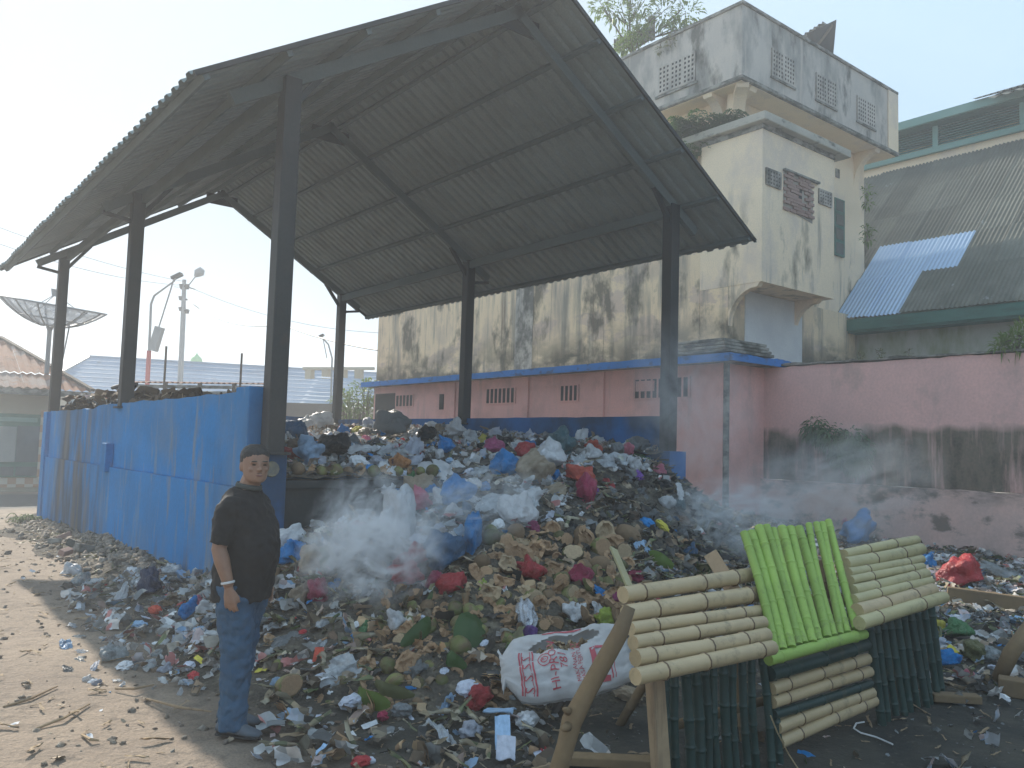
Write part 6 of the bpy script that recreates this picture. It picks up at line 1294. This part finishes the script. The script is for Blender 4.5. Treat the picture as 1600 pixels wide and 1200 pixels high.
LMt = {'w': littermat('litter_white', [(.78, .77, .74), (.70, .72, .74), (.68, .62, .56), (.80, .80, .78), (.45, .46, .46), (.62, .60, .58), (.55, .20, .18), (.66, .66, .64)], .5),
 'l': littermat('litter_pale', [(.52, .55, .62), (.60, .58, .60), (.62, .48, .46), (.42, .48, .55), (.60, .62, .64), (.2, .34, .5)], .4),
 'be': littermat('litter_beige', [(.46, .36, .26), (.55, .46, .36), (.38, .28, .19), (.60, .54, .44), (.5, .36, .30)], .8),
 'g': littermat('litter_grey', [(.26, .27, .26), (.36, .36, .34), (.18, .19, .19), (.30, .28, .25), (.40, .42, .42)], .5),
 'br': littermat('litter_brown', [(.26, .18, .11), (.17, .12, .08), (.34, .24, .15), (.22, .17, .12), (.13, .11, .08), (.32, .27, .18)], .85),
 'dk': littermat('litter_charred', [(.02, .02, .02), (.05, .045, .04), (.09, .08, .07), (.03, .035, .035)], .6), 'st': littermat('litter_straw', [(.40, .31, .19), (.30, .24, .15), (.22, .19, .11), (.46, .40, .28), (.16, .18, .08)], .8),
 'ch': littermat('litter_husk', [(.54, .32, .16), (.44, .26, .13), (.30, .19, .10), (.58, .40, .22), (.20, .19, .07), (.36, .25, .15)], .85), 'gr': littermat('litter_leaf', [(.10, .16, .04), (.18, .20, .07), (.07, .11, .03), (.24, .22, .10)], .6)}
nr_ = np.random.RandomState(5)
CELL = {}
for a_, b_, c_ in occ: CELL.setdefault((int(a_ // 40), int(b_ // 40)), []).append((a_, b_, c_))
def covered(px, py, k=.40):
    i, j = int(px // 40), int(py // 40)
    for di in (-1, 0, 1):
        for dj in (-1, 0, 1):
            for a_, b_, c_ in CELL.get((i + di, j + dj), ()):
                if (px - a_) ** 2 + ((py - b_) * 1.2) ** 2 < (c_ * k) ** 2: return True
    return False
def litter(name, mat, pts, size, tm, flat=.6, lift=.02):
    if not len(pts): return
    V, F = [], []; off = 0
    for (x, y, z) in pts:
        v, f = tm[nr_.randint(len(tm))]; s_ = size[0] + (size[1] - size[0]) * nr_.rand() ** 1.6; a = nr_.rand() * 6.283; b, c = nr_.randn(2) * flat
        ca, sa, cb, sb, cc, sc = math.cos(a), math.sin(a), math.cos(b), math.sin(b), math.cos(c), math.sin(c)
        Rm_ = np.array([[ca, -sa, 0], [sa, ca, 0], [0, 0, 1]]) @ np.array([[1, 0, 0], [0, cb, -sb], [0, sb, cb]]) @ np.array([[cc, 0, sc], [0, 1, 0], [-sc, 0, cc]])
        V.append(v @ Rm_.T * s_ + (x, y, z + lift + s_ * .12)); F.append(f + off); off += len(v)
    V = np.vstack(V); F = np.vstack(F); me = bpy.data.meshes.new(name); me.vertices.add(len(V)); me.vertices.foreach_set('co', V.ravel()); me.loops.add(F.size); me.loops.foreach_set('vertex_index', F.ravel().astype(np.int32))
    me.polygons.add(len(F)); me.polygons.foreach_set('loop_start', np.arange(0, F.size, 4, dtype=np.int32)); me.materials.append(mat); me.update(calc_edges=True); me.validate()
    tag(link(name, me), kind='stuff')
def inr(px, py, r): return r[0] <= px <= r[2] and r[1] <= py <= r[3]
pool = {}
def addp(k, P): pool.setdefault(k, []).append(P)
for _ in range(75000):
    x, y = rnd.uniform(1.7, 13.1), rnd.uniform(1.2, 17.2); z = gheight(x, y); P = (x, y, z); px, py, d = proj(Vector(P))
    if px < 60 or px > 1640 or py > 1240: continue
    if x > 8.7 and y > 9: continue
    if x < 2.95 and (y > 9.8 or (px < 410 and py > 1085)): continue
    if z < .04 and not ((px > 100 and py < 1215) and rnd.random() < (.35 if x < 9 else .8)): continue
    if px > 960 and px < 1440 and y < 4.2 and rnd.random() < .8: continue
    if px > 900 and py > 1085 and rnd.random() < .8: continue
    if covered(px, py) and rnd.random() < .85: continue
    top = inr(px, py, (430, 640, 1020, 738)); mid = inr(px, py, (600, 736, 880, 850)); burnt = inr(px, py, (860, 735, 1200, 880)); coc = inr(px, py, (735, 836, 1000, 1000)); chips = inr(px, py, (560, 950, 800, 1120)); left = px < 420; right = px > 1430
    dens = .7 if d > 8 else (.8 if d > 6 else .75)
    if rnd.random() > dens: continue
    if top or mid: k = pick([('w', 8), ('l', 4), ('be', 4), ('g', 2), ('br', 2), ('st', 1.5), ('bl', .6), ('rd', .6), ('dk', 1.0)])
    elif burnt: k = pick([('dk', 7), ('g', 2), ('br', 3), ('st', 4), ('w', .4)])
    elif coc: k = pick([('ch', 5), ('br', 2.5), ('st', 2), ('dk', 1), ('gr', .8), ('be', 1.2), ('w', .5)])
    elif chips: k = pick([('ch', 7), ('br', 1.6), ('st', 2), ('dk', .6), ('gr', 1), ('w', 1.3), ('be', 1.5)])
    elif left: k = pick([('w', 3.5), ('l', 2.5), ('g', 2), ('be', 1.2), ('st', 1), ('br', 1), ('rd', .15)])
    elif right: k = pick([('w', 4), ('l', 3), ('g', 3), ('be', 2), ('st', 2), ('br', 2), ('gr', 2), ('rd', .3), ('bl', .3)])
    else: k = pick([('br', 4), ('dk', 2.5), ('st', 4), ('g', 1.8), ('w', 2.2), ('l', 1.6), ('be', 2), ('gr', 1.5), ('ch', 1.5), ('rd', .2), ('bl', .15)])
    addp(k, P)
for k, nm, mt, sz, tm, fl in (('w', 'white_scraps', M['pa_white'], (.04, .17), T_SCR, .6), ('l', 'lilac_scraps', M['pl_lilac white'], (.04, .16), T_SCR, .6), ('be', 'beige_scraps', M['pa_beige'], (.04, .15), T_SCR, .6), ('g', 'grey_scraps', M['pa_grey'], (.04, .16), T_SCR, .6),
    ('br', 'brown_debris', M['pa_brown'], (.03, .14), T_SCR + T_CHIP, .7), ('dk', 'charred_debris', M['pa_black'], (.04, .16), T_SCR + T_STR, .8), ('st', 'straw_and_stalks', M['pa_tan'], (.08, .30), T_STR, .45), ('bl', 'blue_scraps', M['pl_blue'], (.04, .12), T_SCR, .6),
    ('rd', 'red_scraps', M['pl_red'], (.03, .10), T_SCR, .6), ('ch', 'husk_chips', M['h_in'], (.05, .15), T_CHIP, .9), ('gr', 'leaf_litter', M['leaf3'], (.08, .24), T_STR + T_SCR[:1], .5)):
    litter(nm, LMt.get(k, mt), pool.get(k, []), (sz[0] * .6, sz[1] * .95), tm, fl)
# pebbles, clods, straw on the open dirt
def ptsin(n, f): return [p for p in (f() for _ in range(n)) if p]
def gd():
    x, y = rnd.uniform(-1.5, 3), 2.2 + 16 * rnd.random() ** 1.6; return (x, y, gheight(x, y) + .035 * N3(x * .8, y * .8, 0))
def gw():
    y = 8 + 9.3 * rnd.random(); x = 2.9 - abs(rnd.gauss(0, .35)); return (x, y, gheight(x, y))
T_ROCK = []
for s_ in range(4):
    b = bmesh.new(); bmesh.ops.create_cube(b, size=1); bmesh.ops.subdivide_edges(b, edges=b.edges, cuts=1, smooth=1.0, use_grid_fill=True)
    vs_ = np.array([tuple(v.co * (1 + .3 * N3(*(v.co * 2 + Vector((s_, 0, 0)))))) for v in b.verts]); vs_[:, 2] *= .6; T_ROCK.append((vs_, np.array([[v.index for v in f.verts] for f in b.faces]))); b.free()
litter('pebbles', soilmat('pebble', (.30, .24, .18), (.2, .16, .13), (.4, .36, .3)), ptsin(1500, gd), (.005, .026), T_ROCK, .5, 0)
litter('dry_straw', M['pa_tan'], ptsin(800, gd), (.04, .16), T_STR, .15, 0); litter('dirt_scraps', M['pa_beige'], ptsin(350, gd), (.02, .07), T_SCR, .3, 0); litter('paper_bits', M['pa_white'], ptsin(170, gd), (.02, .06), T_SCR, .25, 0)
litter('wall_foot_rubble', soilmat('rubble', (.34, .28, .22), (.25, .21, .17), (.42, .36, .3)), ptsin(1000, gw), (.012, .06), T_ROCK, .6, 0)
litter('wall_foot_leaves', M['leaf3'], ptsin(300, gw), (.05, .16), T_STR, .3, 0)
def dk_():
    x, y = rnd.uniform(2, 9), rnd.uniform(1.2, 4.6); return (x, y, gheight(x, y) + .035 * N3(x * .8, y * .8, 0))
litter('ash_crumbs', M['pa_grey'], ptsin(900, dk_), (.008, .035), T_SCR, .4, 0); litter('ash_straw', M['pa_tan'], ptsin(330, dk_), (.03, .13), T_STR, .15, 0)
for i, (a, b) in enumerate((((58, 1138), (140, 1100)), ((180, 1076), (240, 1070)), ((230, 1092), (330, 1112)), ((5, 1105), (90, 1072)), ((128, 1148), (155, 1157)))):
    tag(MB().tube([hZ(*a, .015), hZ((a[0] + b[0]) / 2, (a[1] + b[1]) / 2 + 3, .03), hZ(*b, .02)], [.007, .009, .005], 6).build('stick', M['wood']), ['long bent stick on the lit dirt near the bottom left', 'thin stick left of the shoes at the shadow edge', 'long thin stick just left of the shoes', 'thin twig at the left edge of the dirt', 'short white stick low on the lit dirt'][i], 'stick')
for i, (x, y, s_) in enumerate(((118, 850, 28), (103, 862, 22), (135, 858, 34), (100, 838, 20), (85, 845, 18))):
    P = hZ(x, y, .12); d = (P - CAM).dot(AF); w = s_ / FPX * d; mbx = MB().box(-w / 2, w / 2, -w / 4, w / 4, -w / 5, w / 5)
    o = mbx.build('brick_rubble', M['brick'] if i % 2 else M['slab'], bevel=.01); o.location = P; o.rotation_euler = (rnd.uniform(-.4, .4), rnd.uniform(-.4, .4), rnd.uniform(0, 3)); tag(o, ['middle grey block', 'left reddish brick', 'right large grey block', 'upper reddish brick', 'small leftmost grey block'][i] + ' of the rubble by the blue wall foot', 'rubble')
# dry debris heaped on the far left end of the wall
def wt():
    t = rnd.random(); y = 8.2 + 9 * t; return (X0 + rnd.uniform(.1, .5), y, (2.05 if y > 12.5 else 1.95) + rnd.uniform(-.05, .16) * (1 if y > 10 else .2))
litter('dry_husks_behind_wall', M['h_brown'], ptsin(500, wt), (.08, .26), T_CHIP, .8); litter('dry_straw_behind_wall', M['pa_tan'], ptsin(250, wt), (.08, .26), T_STR, .7)
# broken piping on the wall top
tag(MB().tube([hX(176, 606, 3.1), hX(186, 603, 3.1), hX(207, 608, 3.1), hX(213, 600, 3.1)], .03, 6).build('broken_pipe', M['steel']), 'dark bent pipe on the blue wall top beside the second post', 'pipe')
# ------------------------------------------------------------------ smoke
def smokemat(name, dens, sc, lo, hi, col=(.85, .92, .98), an=.3):
    m_ = bpy.data.materials.new(name); m_.use_nodes = True; n = m_.node_tree; n.nodes.remove(n.nodes['Principled BSDF'])
    tc = nd(n, 'ShaderNodeTexCoord'); gr = nd(n, 'ShaderNodeTexGradient', gradient_type='SPHERICAL'); n.links.new(tc.outputs['Object'], gr.inputs[0])
    f = ramp(n, noisef(n, tc.outputs['Object'], sc, 7, .62, 1.6), lo, hi); g_ = ramp(n, gr.outputs['Fac'], 0, .6)
    pv = nd(n, 'ShaderNodeVolumePrincipled'); pv.inputs['Color'].default_value = (*col, 1); pv.inputs['Anisotropy'].default_value = an
    n.links.new(mth(n, 'MULTIPLY', mth(n, 'MULTIPLY', f, g_), dens), pv.inputs['Density']); n.links.new(pv.outputs[0], n.nodes['Material Output'].inputs['Volume']); return m_
def smoke(px, py, D, rx, ry, rd, mat, tilt=0):
    me = MB().add(ICO3[0], ICO3[1]).mesh('smoke', mat); o = link('smoke', me); k = D / FPX
    m_ = Matrix((AR * math.cos(tilt) + AU * math.sin(tilt), -AR * math.sin(tilt) + AU * math.cos(tilt), -AF)).transposed()
    o.matrix_world = Matrix.Translation(hD(px, py, D)) @ m_.to_4x4() @ Matrix.Diagonal((rx * k, ry * k, rd, 1)); tag(o, kind='stuff')
s1 = smokemat('dense_smoke', 12, 1.9, .45, .68, (1, 1, 1), 0); s2 = smokemat('thin_smoke', 3.6, 2.3, .46, .68, (.97, .99, 1), 0); s3 = smokemat('faint_smoke', 1.0, 1.9, .42, .7, (.97, .99, 1), 0)
smoke(580, 868, 6.3, 125, 95, .5, s1, .2); smoke(560, 800, 6.6, 100, 70, .45, s2, .8); smoke(720, 800, 6.9, 150, 75, .5, s2, .35)
smoke(1130, 810, 9.5, 130, 70, 1.0, s2, 0.1); smoke(1290, 770, 9.5, 190, 110, 1.3, s3, .3); smoke(1080, 640, 10.5, 110, 170, 1.0, s3, .1)
# ------------------------------------------------------------------ air
hm = bpy.data.materials.new('haze_air'); hm.use_nodes = True; n = hm.node_tree; n.nodes.remove(n.nodes['Principled BSDF'])
pv = nd(n, 'ShaderNodeVolumePrincipled'); pv.inputs['Color'].default_value = (.94, .97, 1, 1); pv.inputs['Density'].default_value = HAZE; pv.inputs['Anisotropy'].default_value = .35
n.links.new(pv.outputs[0], n.nodes['Material Output'].inputs['Volume'])
MB().box(-310, 310, -310, 310, -1.2, 13.5).build('haze', hm, kind='stuff')
